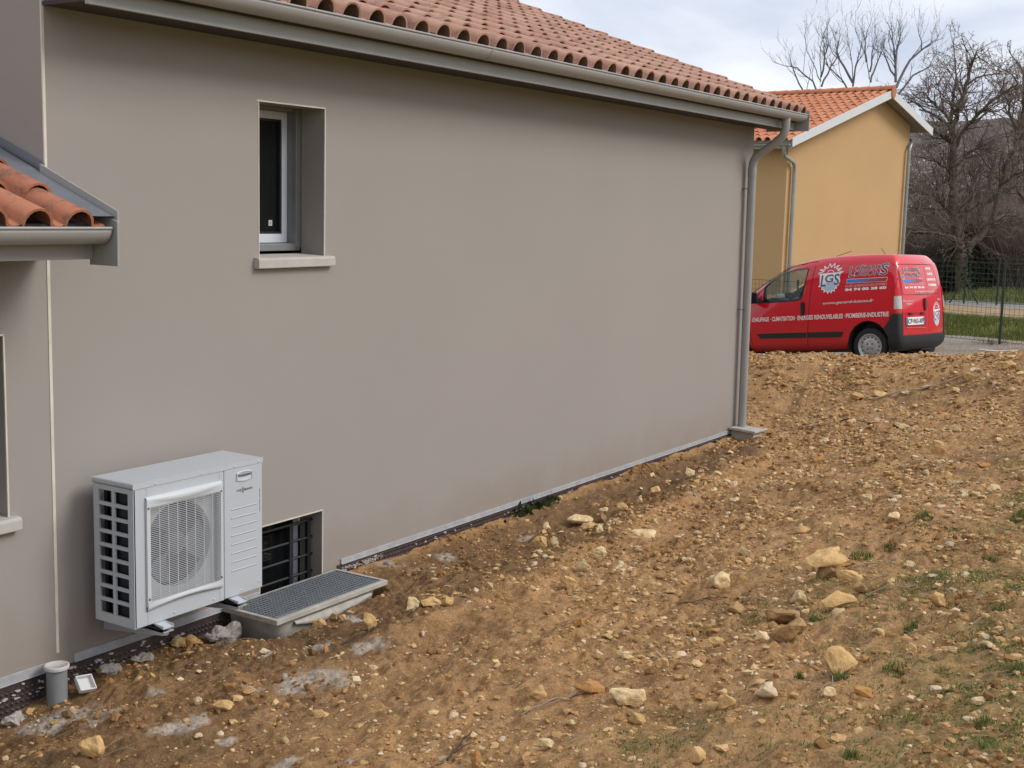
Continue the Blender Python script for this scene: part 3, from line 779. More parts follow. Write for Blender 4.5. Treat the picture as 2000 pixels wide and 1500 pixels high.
b.add([(LX1-.21,-.58,zr_(-.58)+.008),(LX1-.004,-.61,zr_(-.61)+.020),(LX1-.004,3.0,zr_(3.0)+.020),(LX1-.21,3.0,zr_(3.0)+.008)], [(0,1,2,3)])
b.build('verge_pan', M_ALUD, H)
b = MB(); b.prism([(X0-.006,.0,zr_(0)+.02),(X0-.006,.0,zr_(0)+.068),(X0-.006,3.0,zr_(3.0)+.068),(X0-.006,3.0,zr_(3.0)+.02)], (-.010,0,0)); b.build('wall_flashing', M_ALUD, H)
# ---- concrete drain box with tilted lid at the downpipe's foot
DB = thing('drain_box', 'concrete drain box with a tilted slab lid under the grey downpipe', 'drain box', (14.82,-.15,-.10))
b = MB(); b.box(14.62,-.32,-.25,14.90,.0-.025,.028); b.build('box', M_CONC, DB, .008)
b = MB(); b.prism([(14.56,-.02,.048),(14.56,-.36,.030),(14.56,-.36,.056),(14.56,-.02,.076)], (.36,0,-.015)); b.build('lid', M_CONC, DB, .006)
# ================================================================== text helper
def text_mesh(s, size=1., bold=0., shear=0., xscale=1., align='LEFT'):
    cu = bpy.data.curves.new('t', 'FONT'); cu.body = s; cu.size = size; cu.offset = bold; cu.shear = shear; cu.align_x = align
    cu.fill_mode = 'FRONT'; cu.resolution_u = 3
    o = bpy.data.objects.new('t', cu); COL.objects.link(o)
    bpy.context.view_layer.update()
    m = bpy.data.meshes.new_from_object(o.evaluated_get(bpy.context.evaluated_depsgraph_get()))
    v = [(p.co.x*xscale, p.co.y) for p in m.vertices]; f = [tuple(p.vertices) for p in m.polygons]
    bpy.data.objects.remove(o); bpy.data.curves.remove(cu); bpy.data.meshes.remove(m)
    return v, f
def fit_text(s, x0, x1, y0, y1, bold=0., shear=0.):
    """glyph outlines scaled to fill the box exactly"""
    v, f = text_mesh(s, 1., bold, shear)
    xs = [p[0] for p in v]; ys = [p[1] for p in v]; a, b, c, d = min(xs), max(xs), min(ys), max(ys)
    return [(x0+(x-a)/(b-a)*(x1-x0), y0+(y-c)/(d-c)*(y1-y0)) for x, y in v], f

# ================================================================== HEAT PUMP
M_HP = simple('pale_grey_enamel', (.455,.490,.530), .38, 0, .02, 2)
M_HPG = simple('grille_plastic', (.53,.56,.59), .35, 0, .02, 2)
M_FIN = NT('condenser_fins'); p = M_FIN.obj(); sp = M_FIN.n('ShaderNodeSeparateXYZ'); M_FIN.set(sp.inputs[0], p)
wv = M_FIN.n('ShaderNodeTexWave', wave_type='BANDS', bands_direction='Y'); M_FIN.set(wv.inputs['Vector'], p); wv.inputs['Scale'].default_value = 60
M_FIN = M_FIN.fin(M_FIN.ramp(wv.outputs[0], [(.2, (.006,.008,.014)), (.8, (.030,.036,.055))]), .35, .6)
M_FAN = simple('fan_grey', (.10,.105,.125), .45, 0, .06)
M_FANBACK = simple('fan_cavity', (.015,.016,.022), .7)
M_SHROUD = simple('fan_plate', (.46,.48,.51), .5)
HPX, HPZ = 4.873, .213; HW, HH = 1.047, .860; YF, YR = -.46, -.12
hp = thing('heat_pump', 'pale grey wall mounted heat pump with round fan behind a slatted grille', 'heat pump', (HPX+HW/2, -.29, HPZ))
hx = lambda a: HPX+a
hz = lambda a: HPZ+a
top = MB(); top.prism([(hx(-.004),YF-.004,hz(HH-.035)),(hx(HW+.004),YF-.004,hz(HH-.035)),(hx(HW+.004),YF-.004,hz(HH)),(hx(-.004),YF-.004,hz(HH))], (0, YR-YF+.008, 0)); top.build('top_cover', M_HP, hp, .012)
# front sheet with the opening for the fan grille
GX0, GX1, GZ0, GZ1 = .086, .683, .085, .762
fs = MB()
fs.box(hx(0),YF,hz(0),hx(GX0+.01),YF+.03,hz(HH-.036)); fs.box(hx(GX1-.01),YF,hz(0),hx(.7105),YF+.02,hz(HH-.036))
fs.box(hx(GX0+.01),YF,hz(0),hx(GX1-.01),YF+.02,hz(GZ0+.02)); fs.box(hx(GX0+.01),YF,hz(GZ1-.02),hx(GX1-.01),YF+.02,hz(HH-.036))
fs.build('front_panel', M_HP, hp, .004)
sv = MB(); sv.box(hx(.7135),YF-.001,hz(.004),hx(HW),YF+.02,hz(HH-.037)); svo = sv.build('service_panel', M_HP, hp, .005)
body = MB(); body.box(hx(.72),YF+.021,hz(.01),hx(HW-.002),YR,hz(HH-.036)); body.box(hx(.01),YF+.03,hz(.0),hx(.72),YR,hz(.02)); body.box(hx(.30),YR-.012,hz(.02),hx(.72),YR,hz(HH-.036))
body.box(hx(HW+.001),YF+.02,hz(.02),hx(HW+.016),YR-.02,hz(.59))
body.build('casing', M_HP, hp, .004)
fin = MB(); fin.box(hx(.022),YF+.05,hz(.03),hx(.045),YR-.12,hz(HH-.04)); fin.box(hx(.06),YR-.05,hz(.03),hx(.29),YR-.02,hz(HH-.04)); fin.build('condenser_fins', M_FIN, hp)
cav = MB(); cav.box(hx(.05),YF+.13,hz(.025),hx(.715),YF+.16,hz(HH-.04)); cav.build('fan_cavity', M_FANBACK, hp)
# left side lattice: two columns of nine windows
sd = MB(); ys_ = [YF+.0, YF+.045, YF+.158, YF+.182, YF+.295, YR]
n9 = 9; zb, zt = .055, .795; ph = (zt-zb)/n9
for (a, b_) in ((ys_[0], ys_[1]), (ys_[2], ys_[3]), (ys_[4], ys_[5])): sd.box(hx(-.0005),a,hz(0),hx(.012),b_,hz(HH-.036))
for (a, b_) in ((ys_[1], ys_[2]), (ys_[3], ys_[4])):
    sd.box(hx(-.0005),a,hz(0),hx(.012),b_,hz(zb)); sd.box(hx(-.0005),a,hz(zt),hx(.012),b_,hz(HH-.036))
    for i in range(1, n9): sd.box(hx(-.0005),a,hz(zb+i*ph-.0105),hx(.012),b_,hz(zb+i*ph+.0105))
sd.build('side_lattice', M_HP, hp)
# fan plate with round hole, fan, grille
fp = MB(); cx, cz, rad = .385, .425, .262; N = 48; v = []
for i in range(N):
    a = 2*math.pi*i/N; c, s = math.cos(a), math.sin(a); t = min((.30)/max(abs(c), 1e-6), (.36)/max(abs(s), 1e-6))
    v += [(hx(cx+c*rad), YF+.050, hz(cz+s*rad)), (hx(cx+c*t), YF+.050, hz(cz+s*t)), (hx(cx+c*rad), YF+.10, hz(cz+s*rad))]
fp.add(v, [(3*i, 3*i+1, 3*((i+1) % N)+1, 3*((i+1) % N)) for i in range(N)] + [(3*i+2, 3*i, 3*((i+1) % N), 3*((i+1) % N)+2) for i in range(N)])
fp.build('fan_plate', M_SHROUD, hp)
fan = MB(); fan.lathe([(0,-.03),(.05,-.028),(.075,-.01),(.078,.03)], (hx(cx),YF+.085,hz(cz)), 'Y', 24)
fo = fan.build('fan_hub', M_FAN, hp)
for b3 in range(3):
    a0 = R(100+120*b3); bl = MB(); rows = 6; v = []
    for i in range(rows+1):
        r = .07+(rad-.09)*i/rows; half = R(16+14*math.sin(math.pi*.62*i/rows)); lead = R(16*i/rows)
        for j in range(7):
            a = a0+lead+half*(j/3-1); v.append((hx(cx+r*math.cos(a)), YF+.085+.024*(j/3-1), hz(cz+r*math.sin(a))))
    bl.add(v, [(i*7+j, i*7+j+1, (i+1)*7+j+1, (i+1)*7+j) for i in range(rows) for j in range(6)], True); bl.build('fan_blade', M_FAN, hp)
gr = MB(); sx0, sx1 = GX0+.026, GX1-.012; sz0, sz1 = GZ0+.060, GZ1-.056
bot = lambda x: GZ0+.062+.0*x
nsl = 50
for i in range(nsl):
    z = sz0+(sz1-sz0)*(i+.5)/nsl; gr.box(hx(sx0),YF-.018,hz(z-.0015),hx(sx1),YF-.0150,hz(z+.0015))
for i in range(1, 8):
    x = sx0+(sx1-sx0)*i/8; gr.box(hx(x-.0017),YF-.0150,hz(sz0),hx(x+.0017),YF-.0115,hz(sz1))
gr.build('grille_slats', M_HPG, hp, kind='stuff')
gf = MB()                                                            # moulded frame: bulging brow above, lip below
gf.box(hx(GX0),YF-.016,hz(GZ0+.03),hx(sx0),YF-.001,hz(GZ1-.01)); gf.box(hx(sx1),YF-.016,hz(GZ0+.03),hx(GX1),YF-.001,hz(GZ1-.01))
n = 18
for up in (1, 0):
    v = []
    for i in range(n+1):
        t = i/n; x = GX0+(GX1-GX0)*t; bul = math.sin(math.pi*t)
        if up: rows = [(YF-.001, GZ1+.006), (YF-.012-.016*bul, GZ1), (YF-.016-.014*bul, GZ1-.010-.030*bul), (YF-.018, GZ1-.016-.036*bul), (YF-.018, sz1)]
        else: rows = [(YF-.018, sz0), (YF-.018, GZ0+.034+.022*bul), (YF-.017-.014*bul, GZ0+.022+.024*bul), (YF-.012-.012*bul, GZ0+.006+.026*bul), (YF-.001, GZ0+.0+.026*bul)]
        v += [(hx(x), y, hz(z)) for y, z in rows]
    gf.add(v, [(i*5+j, (i+1)*5+j, (i+1)*5+j+1, i*5+j+1) for i in range(n) for j in range(4)], True)
gf.build('grille_frame', M_HPG, hp)
# recessed handle, ribs, screws, badge
b = MB(); v = []; n = 12
for i in range(n+1):
    t = i/n; x = .820+.132*t; bu = .012*math.sin(math.pi*t)
    v += [(hx(x),YF-.0012,hz(.790+bu)),(hx(x),YF-.008,hz(.783+bu)),(hx(x),YF-.0025,hz(.776+bu)),(hx(x),YF-.0025,hz(.752-bu)),(hx(x),YF-.008,hz(.745-bu)),(hx(x),YF-.0012,hz(.738-bu))]
b.add(v, [(i*6+j, (i+1)*6+j, (i+1)*6+j+1, i*6+j+1) for i in range(n) for j in range(5)], True)
for x in (.820, .952): b.box(hx(x-.003),YF-.008,hz(.742),hx(x+.003),YF-.001,hz(.786))
b.build('handle', M_HP, svo)
b = MB(); b.prism([(hx(.830),YF-.0045,hz(.776)),(hx(.942),YF-.0045,hz(.776)),(hx(.942),YF-.0045,hz(.766)),(hx(.886),YF-.0045,hz(.762)),(hx(.830),YF-.0045,hz(.766))], (0,.002,0)); b.build('handle_slot', M_FAN, svo)
for i in range(8):
    z = .566-.0565*i; b = MB(); b.prism([(hx(.772),YF-.001,hz(z-.006)),(hx(.772),YF-.0042,hz(z-.001)),(hx(.772),YF-.001,hz(z+.006))], (.222,0,0), True); b.build('rib', M_HP, svo)
for (x, z) in ((.16,.838),(.525,.838),(.80,.838),(1.01,.838),(.30,.028),(.62,.028),(.86,.028),(1.015,.052),(GX0+.012,GZ1-.06),(GX1-.010,GZ1-.055),(GX0+.012,GZ0+.075),(GX1-.010,GZ0+.075)):
    b = MB(); y = YF-.004 if z > .8 else YF-(.017 if GX0 < x < GX1 and .1 < z < .8 else .001)
    b.lathe([(0,-.005),(.005,-.004),(.0075,0),(.0075,.002)], (hx(x), y, hz(z)), 'Y', 10); b.build('screw', M_HPG if z > .8 or z < .1 else M_FAN, hp)
M_LOGO = simple('badge_grey', (.10,.10,.115), .5)
b = MB()
def flat_text(b, tv, y): b.add([(hx(x), y, hz(z)) for x, z in tv[0]], tv[1])
flat_text(b, fit_text('VIE', .818, .863, .670, .684, .02), YF-.0025)
flat_text(b, fit_text('MANN', .885, .957, .670, .684, .02), YF-.0025)
flat_text(b, fit_text('S', .866, .882, .677, .694, .03), YF-.0025); flat_text(b, fit_text('S', .866, .882, .658, .675, .03), YF-.0025)
b.build('lettering', M_LOGO, svo)
b = MB()
for z0, z1 in ((.60,.63),(.635,.66),(.555,.59),(.51,.55)): b.box(hx(1.022),YF-.0025,hz(z0),hx(1.0245),YF-.0012,hz(z1))
b.build('side_print', M_LOGO, svo)
# wall brackets with rubber feet
M_BRK = simple('galvanised_bracket', (.47,.49,.52), .42, .35, .08, 10)
for x in (.165, .775):
    b = MB(); b.prism([(hx(x-.02),-.012,hz(-.125)),(hx(x-.02),-.012,hz(-.04)),(hx(x-.02),-.53,hz(-.04)),(hx(x-.02),-.53,hz(-.062))], (.045,0,0)); br = b.build('bracket', M_BRK, hp, .003)
    b = MB(); b.box(hx(x-.02),-.54,hz(-.046),hx(x+.055),-.10,hz(-.040)); b.build('bracket_flange', M_BRK, br)
    b = MB(); b.box(hx(x-.015),-.50,hz(-.039),hx(x+.045),-.15,hz(-.020)); b.build('rubber_pad', M_BLACK, br)
    b = MB(); b.prism([(hx(x-.02),YF+.01,hz(-.001)),(hx(x+.06),YF+.01,hz(-.001)),(hx(x+.06),YF-.075,hz(-.019)),(hx(x-.02),YF-.075,hz(-.019))], (0,0,-.006)); b.prism([(hx(x-.02),YF+.01,hz(-.001)),(hx(x-.02),YF-.075,hz(-.019)),(hx(x-.02),YF-.075,hz(-.006)),(hx(x-.02),YF+.01,hz(.0))], (.004,0,0)); b.prism([(hx(x+.056),YF+.01,hz(-.001)),(hx(x+.056),YF-.075,hz(-.019)),(hx(x+.056),YF-.075,hz(-.006)),(hx(x+.056),YF+.01,hz(.0))], (.004,0,0)); b.build('foot', M_HP, hp)

# ================================================================== LIGHT WELL with grating
M_WELL = simple('glass_fibre_grey', (.42,.395,.35), .6, 0, .22, 7, .3, 90)
M_GALV = simple('galvanised_grating', (.30,.33,.36), .45, .55, .12, 25)
lw = thing('light_well', 'pale light well with galvanised grating under the basement window', 'light well', (6.58,-.28,-.40))
wx0, wx1, wy0, wy1, wz = 6.00, 7.165, -.515, -.03, -.022
b = MB(); t = .035
b.box(wx0,wy0,wz-.035,wx1,wy0+t,wz); b.box(wx0,wy1-.02,wz-.035,wx1,wy1,wz); b.box(wx0,wy0+t,wz-.035,wx0+t,wy1-.02,wz); b.box(wx1-t,wy0+t,wz-.035,wx1,wy1-.02,wz)
b.build('rim', M_WELL, lw, .004)
b = MB(); n = 20                                                     # tapering tub
tp = [(wx0+.05, wy1-.01), (wx0+.05, wy0+.12)] + [(wx0+.05+.10*(1-math.cos(a)), wy0+.12-.085*math.sin(a)) for a in [R(q) for q in range(15, 91, 15)]] + [(wx1-.05-.10*(1-math.cos(a)), wy0+.12-.085*math.sin(a)) for a in [R(q) for q in range(90, 14, -15)]] + [(wx1-.05, wy0+.12), (wx1-.05, wy1-.01)]
zs = [(-.03, 0.0), (-.10, .02), (-.20, .075), (-.40, .19)]
v = []; m_ = len(tp)
for z, ins in zs:
    for (x, y) in tp:
        cxm = (wx0+wx1)/2; v.append((cxm+(x-cxm)*(1-ins*.9), min(wy1-.01, y+ins*.55*(1 if y < -.2 else 0)), wz+z))
b.add(v, [(i*m_+j, i*m_+j+1, (i+1)*m_+j+1, (i+1)*m_+j) for i in range(len(zs)-1) for j in range(m_-1)], True)
tub = b.build('tub', M_WELL, lw)
b = MB(); v = []
for i in range(25):                                                  # curved stiffening rib with a paler moulded field above it
    t_ = i/24; x = wx0+.20+(wx1-wx0-.36)*t_; sag = .055*math.sin(math.pi*t_)
    v += [(x, wy0+.034, wz-.062), (x, wy0+.018+.0*sag, wz-.070-sag*.6), (x, wy0+.020, wz-.082-sag), (x, wy0+.058, wz-.092-sag)]
b.add(v, [(i*4+j, (i+1)*4+j, (i+1)*4+j+1, i*4+j+1) for i in range(24) for j in range(3)], True)
b.build('stiffening_rib', simple('scuffed_white', (.44,.415,.37), .6, 0, .2, 14, .3, 60), tub)
gx0, gx1, gy0, gy1 = wx0+.038, wx1-.038, wy0+.038, wy1-.024
b = MB(); b.box(gx0,gy0,wz-.030,gx1,gy0+.004,wz+.003); b.box(gx0,gy1-.004,wz-.030,gx1,gy1,wz+.003); b.box(gx0,gy0+.004,wz-.030,gx0+.004,gy1-.004,wz+.003); b.box(gx1-.004,gy0+.004,wz-.030,gx1,gy1-.004,wz+.003)
go = b.build('grating', M_GALV, lw)
for i in range(1, 13):
    y = gy0+(gy1-gy0)*i/13; b = MB(); b.box(gx0+.004,y-.0015,wz-.028,gx1-.004,y+.0015,wz+.0); b.build('grating_bar', M_GALV, go)
for i in range(1, 36):
    x = gx0+(gx1-gx0)*i/36; b = MB(); b.tube([(x,gy0+.003,wz-.004),(x,gy1-.003,wz-.004)], .0042, 5); b.build('cross_rod', M_GALV, go)
b = MB(); b.box(gx0+.004,gy0+.004,wz-.004,gx0+.20,gy0+.028,wz+.002); b.build('lock_plate', M_GALV, go)

# ================================================================== small things at the wall foot
pz = float(hgt(np.array([4.60]), np.array([-.13]))[0])
b = MB(); b.lathe([(.058,-.30),(.058,.0)], (4.585,-.125,.0), 'Z', 28)
pv = thing('pipe_stub', 'short grey plastic pipe with a white cap standing at the wall corner joint', 'pipe', (4.585,-.125,pz))
b.build('pipe', simple('pvc_grey', (.215,.225,.235), .5, 0, .06), pv)
b = MB(); b.lathe([(.070,-.006),(.072,.010),(.070,.016),(.060,.017),(.056,.011),(0,.011)], (4.585,-.125,.0), 'Z', 28); b.build('cap', simple('white_cap', (.56,.54,.53), .5), pv)
M_TRAY = simple('white_plastic', (.62,.62,.62), .4, 0, .06)
tx, ty = 4.70, -.245; tz = float(hgt(np.array([tx]), np.array([ty]))[0])
tr = thing('plastic_tray', 'small white plastic tray tipped on its edge beside the grey pipe stub', 'tray', (tx,ty,tz+.008), (R(38), R(4), R(-14)))
def local_box(parent, name, mat, boxes, bevel=.003):
    b = MB()
    for q in boxes: b.box(*q)
    m = bpy.data.meshes.new(name); m.from_pydata(b.v, [], b.f); return link(name, m, mat, parent, bevel)
local_box(tr, 'tray_bottom', M_TRAY, [(-.044,.0,0,.044,.095,.004)])
local_box(tr, 'tray_rim', M_TRAY, [(-.050,-.004,0,-.042,.10,.032),(.042,-.004,0,.050,.10,.032),(-.042,-.004,0,.042,.004,.032),(-.042,.092,0,.042,.10,.032)])

# ================================================================== YELLOW HOUSE
M_YEL = render_mat('ochre_render', (.525,.335,.170), .04)
M_YWHITE = simple('white_verge_board', (.62,.63,.64), .5, 0, .04)
M_ZINC = simple('zinc_pipe', (.33,.355,.36), .42, .35, .12, 3)
az = R(80); Nn = Vector((math.cos(az), math.sin(az), 0)); Tt = Vector((math.sin(az), -math.cos(az), 0)); ZV = Vector((0,0,1))
YL = Vector((32.07, 6.041, 0))
YH = thing('yellow_house', 'ochre rendered house with white verge boards and bright tiled roof behind the van', 'house', (YL+Tt*3.4+Nn*4).to_tuple()[:2]+(-.6,))
P = lambda s, n, z: YL+Tt*s+Nn*n+ZV*z
SR, SA, DEP = 6.86, 4.78, 11.0
ZL, ZA, ZR_ = 4.60, 6.075, 5.38
b = MB()
b.add([P(0,0,-.8), P(SR,0,-.8), P(SR,0,ZR_), P(SA,0,ZA), P(0,0,ZL)], [(0,1,2,3,4)]); b.add([P(0,DEP,-.8), P(SR,DEP,-.8), P(SR,DEP,ZR_), P(SA,DEP,ZA), P(0,DEP,ZL)], [(4,3,2,1,0)])
b.quad(P(0,DEP,-.8), P(0,0,-.8), P(0,0,ZL), P(0,DEP,ZL)); b.quad(P(SR,0,-.8), P(SR,DEP,-.8), P(SR,DEP,ZR_), P(SR,0,ZR_))
b.build('wall', M_YEL, YH)
sl, sr = (ZA-ZL)/SA, (ZA-ZR_)/(SR-SA)
OV, EL, ER = .40, .50, .62
zl = lambda s: ZA+.10-sl*(SA-s)
zrr = lambda s: ZA+.10-sr*(s-SA)
b = MB()
for (s0, s1, zf) in ((-EL, SA, zl), (SA, SR+ER, zrr)):
    b.prism([P(s0,-OV,zf(s0)), P(s1,-OV,zf(s1)), P(s1,-OV,zf(s1)-.07), P(s0,-OV,zf(s0)-.07)], Nn*(DEP+.8))
yr = b.build('roof', simple('soffit_pale', (.27,.25,.21), .8), YH)
for (s0, s1, zf, nm) in ((-EL, SA-.02, zl, 'verge_board'), (SA+.02, SR+ER, zrr, 'verge_board')):
    b = MB(); b.prism([P(s0,-OV-.03,zf(s0)+.05), P(s1,-OV-.03,zf(s1)+.05), P(s1,-OV-.03,zf(s1)-.17), P(s0,-OV-.03,zf(s0)-.17)], Nn*.028); b.build(nm, M_YWHITE, yr, .004)
ux = -Nn; uy_ = (Tt+ZV*sl).normalized(); o_ = P(-EL-.06, DEP+.3, zl(-EL)+.00)
ncl = int((DEP+.3+OV+.02)/PITCH_W); o_ = P(-EL-.06, -OV-.0+ncl*PITCH_W, zl(-EL)-.015)
nrw = int((SA+EL)*math.hypot(1, sl)/.36)+1
tile_roof(yr, TILE_B, o_, ux, uy_, ncl, nrw, .362, M_TILE2, lambda c, r: (ncl-c)+ (60 if c < ncl-20 else 0))
uy2 = (-Tt+ZV*sr).normalized(); o2 = P(SR+ER+.05, -OV, zrr(SR+ER)-.01)
tile_roof(yr, TILE_B, o2, Nn, uy2, 16, 7, .362, M_TILE2, lambda c, r: 1, name='right_slope_tile')
b = MB()
for i in range(30):
    n0 = -OV-.05+i*.38; pr = [(math.cos(math.pi*q/8), math.sin(math.pi*q/8)) for q in range(9)]
    b.add([P(SA+.145*c, n0, ZA+.15+.13*s) for c, s in pr]+[P(SA+.125*c, n0+.41, ZA+.15+.112*s) for c, s in pr], [(q+1, q, 9+q, 9+q+1) for q in range(8)]+[tuple(range(9))], True)
b.build('ridge_tiles', M_TILE2, yr)
b = MB(); b.prism([P(SA-.13,-OV-.062,ZA+.16), P(SA,-OV-.062,ZA+.28), P(SA+.13,-OV-.062,ZA+.16), P(SA+.10,-OV-.062,ZA-.02), P(SA,-OV-.062,ZA-.12), P(SA-.10,-OV-.062,ZA-.02)], Nn*.03); b.build('ridge_end', M_TILE2, yr, .02)
# left gutter and downpipes
b = MB(); pr = [(-EL-.02+.07*math.cos(math.pi+math.pi*i/10), zl(-EL)-.09+.07*math.sin(math.pi+math.pi*i/10)) for i in range(11)]
for i in range(10): b.add([P(pr[i][0],-OV+.02,pr[i][1]), P(pr[i+1][0],-OV+.02,pr[i+1][1]), P(pr[i+1][0],DEP,pr[i+1][1]), P(pr[i][0],DEP,pr[i][1])], [(0,1,2,3)], True)
b.add([P(x,-OV+.02,z) for x, z in pr], [tuple(range(11))])
b.build('gutter', M_ZINC, YH)
b = MB(); b.prism([P(-EL+.05,-OV+.05,zl(-EL)-.02), P(-EL+.05,-OV+.05,zl(-EL)-.2), P(-EL+.05,DEP,zl(-EL)-.2), P(-EL+.05,DEP,zl(-EL)-.02)], Tt*.02); b.build('fascia', M_YWHITE, YH)
def ypipe(pts, r=.05):
    b = MB(); b.tube(pts, r, 12); o = b.build('downpipe', M_ZINC, YH)
    for z in (3.55, 2.05):
        q = MB(); p0 = pts[-1]; q.tube([(p0[0],p0[1],z-.018),(p0[0],p0[1],z+.018)], r+.008, 12); q.build('pipe_collar', M_ZINC, o)
ypipe([P(-EL-.02,-.20,zl(-EL)-.15), P(-EL-.02,-.20,zl(-EL)-.30), P(-EL+.06,-.18,zl(-EL)-.40), P(.14,-.10,4.02), P(.22,-.09,3.92), P(.23,-.09,3.70), P(.23,-.09,-.6)])
ypipe([P(SR+ER-.2,.25,zrr(SR+ER)-.1), P(SR+ER-.2,.25,zrr(SR+ER)-.26), P(SR+ER-.26,.1,zrr(SR+ER)-.32), P(SR-.10,-.10,4.78), P(SR-.17,-.10,4.68), P(SR-.17,-.10,4.5), P(SR-.17,-.10,-.6)])
# ================================================================== RED VAN (local axes: x from the rear bumper forwards, y to its left, z up)
k = NT('van_red'); o = k.obj()
k.b.inputs['Coat Weight'].default_value = .9; k.b.inputs['Coat IOR'].default_value = 1.52; k.b.inputs['Coat Roughness'].default_value = .05
spz = k.n('ShaderNodeSeparateXYZ'); k.set(spz.inputs[0], o)
dirt_ = k.math('MULTIPLY', k.framp(spz.outputs[2], .75, .22), k.framp(k.noise(3, 6, .7, o), .25, .75))
M_RED = k.fin(k.mix(k.math('MULTIPLY', dirt_, .55), (.64,.003,.016), (.26,.07,.05)), k.math('ADD', .32, k.math('MULTIPLY', dirt_, .4)), 0, .25)
k = NT('van_plastic'); M_PLAS = k.fin(k.mix(k.noise(5, 6, .7, k.obj()), (.016,.017,.019), (.034,.034,.036)), .62, 0, .35)
M_TYRE = simple('tyre_rubber', (.018,.018,.019), .8, 0, .3, 20)
M_RIM = simple('steel_rim', (.45,.45,.46), .38, .4, .08, 20)
M_HOLE = simple('rim_hole', (.02,.02,.02), .8)
M_SEAM = simple('panel_gap', (.10,.006,.008), .7)
M_CABIN = simple('cabin_grey', (.05,.05,.055), .7, 0, .15)
M_LAMP = NT('lamp_red'); M_LAMP = M_LAMP.fin((.62,.012,.012), .12, 0, .5)
M_CLEAR = simple('lamp_clear', (.50,.49,.49), .15, 0, .2, 40)
M_VW = simple('vinyl_white', (.86,.86,.86), .4, 0, .03)
M_VG = simple('vinyl_grey', (.060,.072,.090), .4, 0, .1)
M_VPALE = simple('vinyl_pale_blue', (.45,.55,.70), .4, 0, .3, 30)
M_VNAVY = simple('vinyl_navy', (.075,.10,.20), .4)
M_VSIL = simple('vinyl_silver', (.62,.50,.50), .35, 0, .05)
M_BLUE = simple('plate_blue', (.08,.15,.36), .4)
k = NT('vinyl_gradient'); sg = k.n('ShaderNodeSeparateXYZ'); k.set(sg.inputs[0], k.n('ShaderNodeTexCoord').outputs['Generated'])
M_GRAD = k.fin(k.ramp(k.n('ShaderNodeAttribute', attribute_name='along').outputs['Fac'], [(0, (.02,.19,.66)), (.25, (.05,.22,.62)), (.6, (.20,.10,.16)), (1, (.46,.012,.018))]), .4)
k = NT('van_glass'); k.b.inputs['Base Color'].default_value = (.55,.62,.60,1); k.b.inputs['Roughness'].default_value = .02
mixg = k.n('ShaderNodeMixShader'); trn = k.n('ShaderNodeBsdfTransparent'); trn.inputs[0].default_value = (.62,.68,.66,1)
glo = k.n('ShaderNodeBsdfGlossy'); glo.inputs['Roughness'].default_value = .02
fr = k.n('ShaderNodeFresnel'); fr.inputs[0].default_value = 1.5
k.t.links.new(fr.outputs[0], mixg.inputs[0]); k.t.links.new(trn.outputs[0], mixg.inputs[1]); k.t.links.new(glo.outputs[0], mixg.inputs[2]); k.t.links.new(mixg.outputs[0], k.out.inputs['Surface'])
M_VGLASS = k.m

van = thing('red_van', 'small red tradesman van with white lettering, parked nose downhill on the gravel drive', 'van', VAN_LOC)
van.rotation_mode = 'XYZ'; van.rotation_euler = VAN_ROT

# ---- body shell: control cage, subdivision, wheel arches and the cab's window tunnel cut out
XS = [0, .05, .30, .9, 1.5, 1.95, 2.3, 2.7, 3.1, 3.5, 3.74, 3.86]
TOP = np.interp(XS, [0, .30, .93, 1.5, 1.85, 2.1, 2.69, 3.05, 3.5, 3.74, 3.86], [1.725, 1.75, 1.765, 1.758, 1.715, 1.635, 1.285, 1.08, .98, .88, .80])
BOT = np.interp(XS, [0, .3, .9, 3.3, 3.86], [.25, .24, .235, .22, .24])
LEV = [0, .05, .30, .56, .80, 1.06, 1.36, 1.60, 1.0]
WID = [.70, .80, .845, .855, .858, .850, .800, .735, .60]
OFF = [.06, .03, .0, -.005, -.005, .005, .035, .075, .17]
VF = [-1, -.86, -.45, 0, .45, .86, 1]
verts = {}; vl = []
def gv(i, j, l):
    key = (i, j, l)
    if key in verts: return verts[key]
    x = XS[i]; b_, t_ = BOT[i], TOP[i]
    zf = (1.72-.24)
    lev = [b_, b_+.05] + [b_+(z-.24)*(t_-b_)/zf for z in (.30+.06, .56, .80, 1.06, 1.36, 1.60)] + [t_]
    z = lev[l]
    fw = np.interp(x, [0, .05, .3, 2.7, 3.3, 3.6, 3.86], [.955, .985, 1, 1, .965, .90, .70])
    wl = WID[l] if x < 2.5 else np.interp(x, [2.5, 3.1], [WID[l], max(WID[l], .80 if l < 8 else .68)])
    v = VF[j]
    y = v*wl*fw
    xo = OFF[l]*(1-min(1, x/.9)) + .055*abs(v)**3*(1-min(1, x/.25))
    xf = (-.10*abs(v)**3 - .05*max(0, l-5)/3)*max(0, (x-3.4)/.46)
    verts[key] = len(vl); vl.append((x+xo+xf, y, z)); return verts[key]
fl = []
nX, nV, nL = len(XS), len(VF), len(LEV)
for i in range(nX-1):
    for j in range(nV-1):
        fl.append((gv(i,j,0), gv(i,j+1,0), gv(i+1,j+1,0), gv(i+1,j,0))); fl.append((gv(i,j,nL-1), gv(i+1,j,nL-1), gv(i+1,j+1,nL-1), gv(i,j+1,nL-1)))
    for l in range(nL-1):
        fl.append((gv(i,0,l), gv(i+1,0,l), gv(i+1,0,l+1), gv(i,0,l+1))); fl.append((gv(i,nV-1,l), gv(i,nV-1,l+1), gv(i+1,nV-1,l+1), gv(i+1,nV-1,l)))
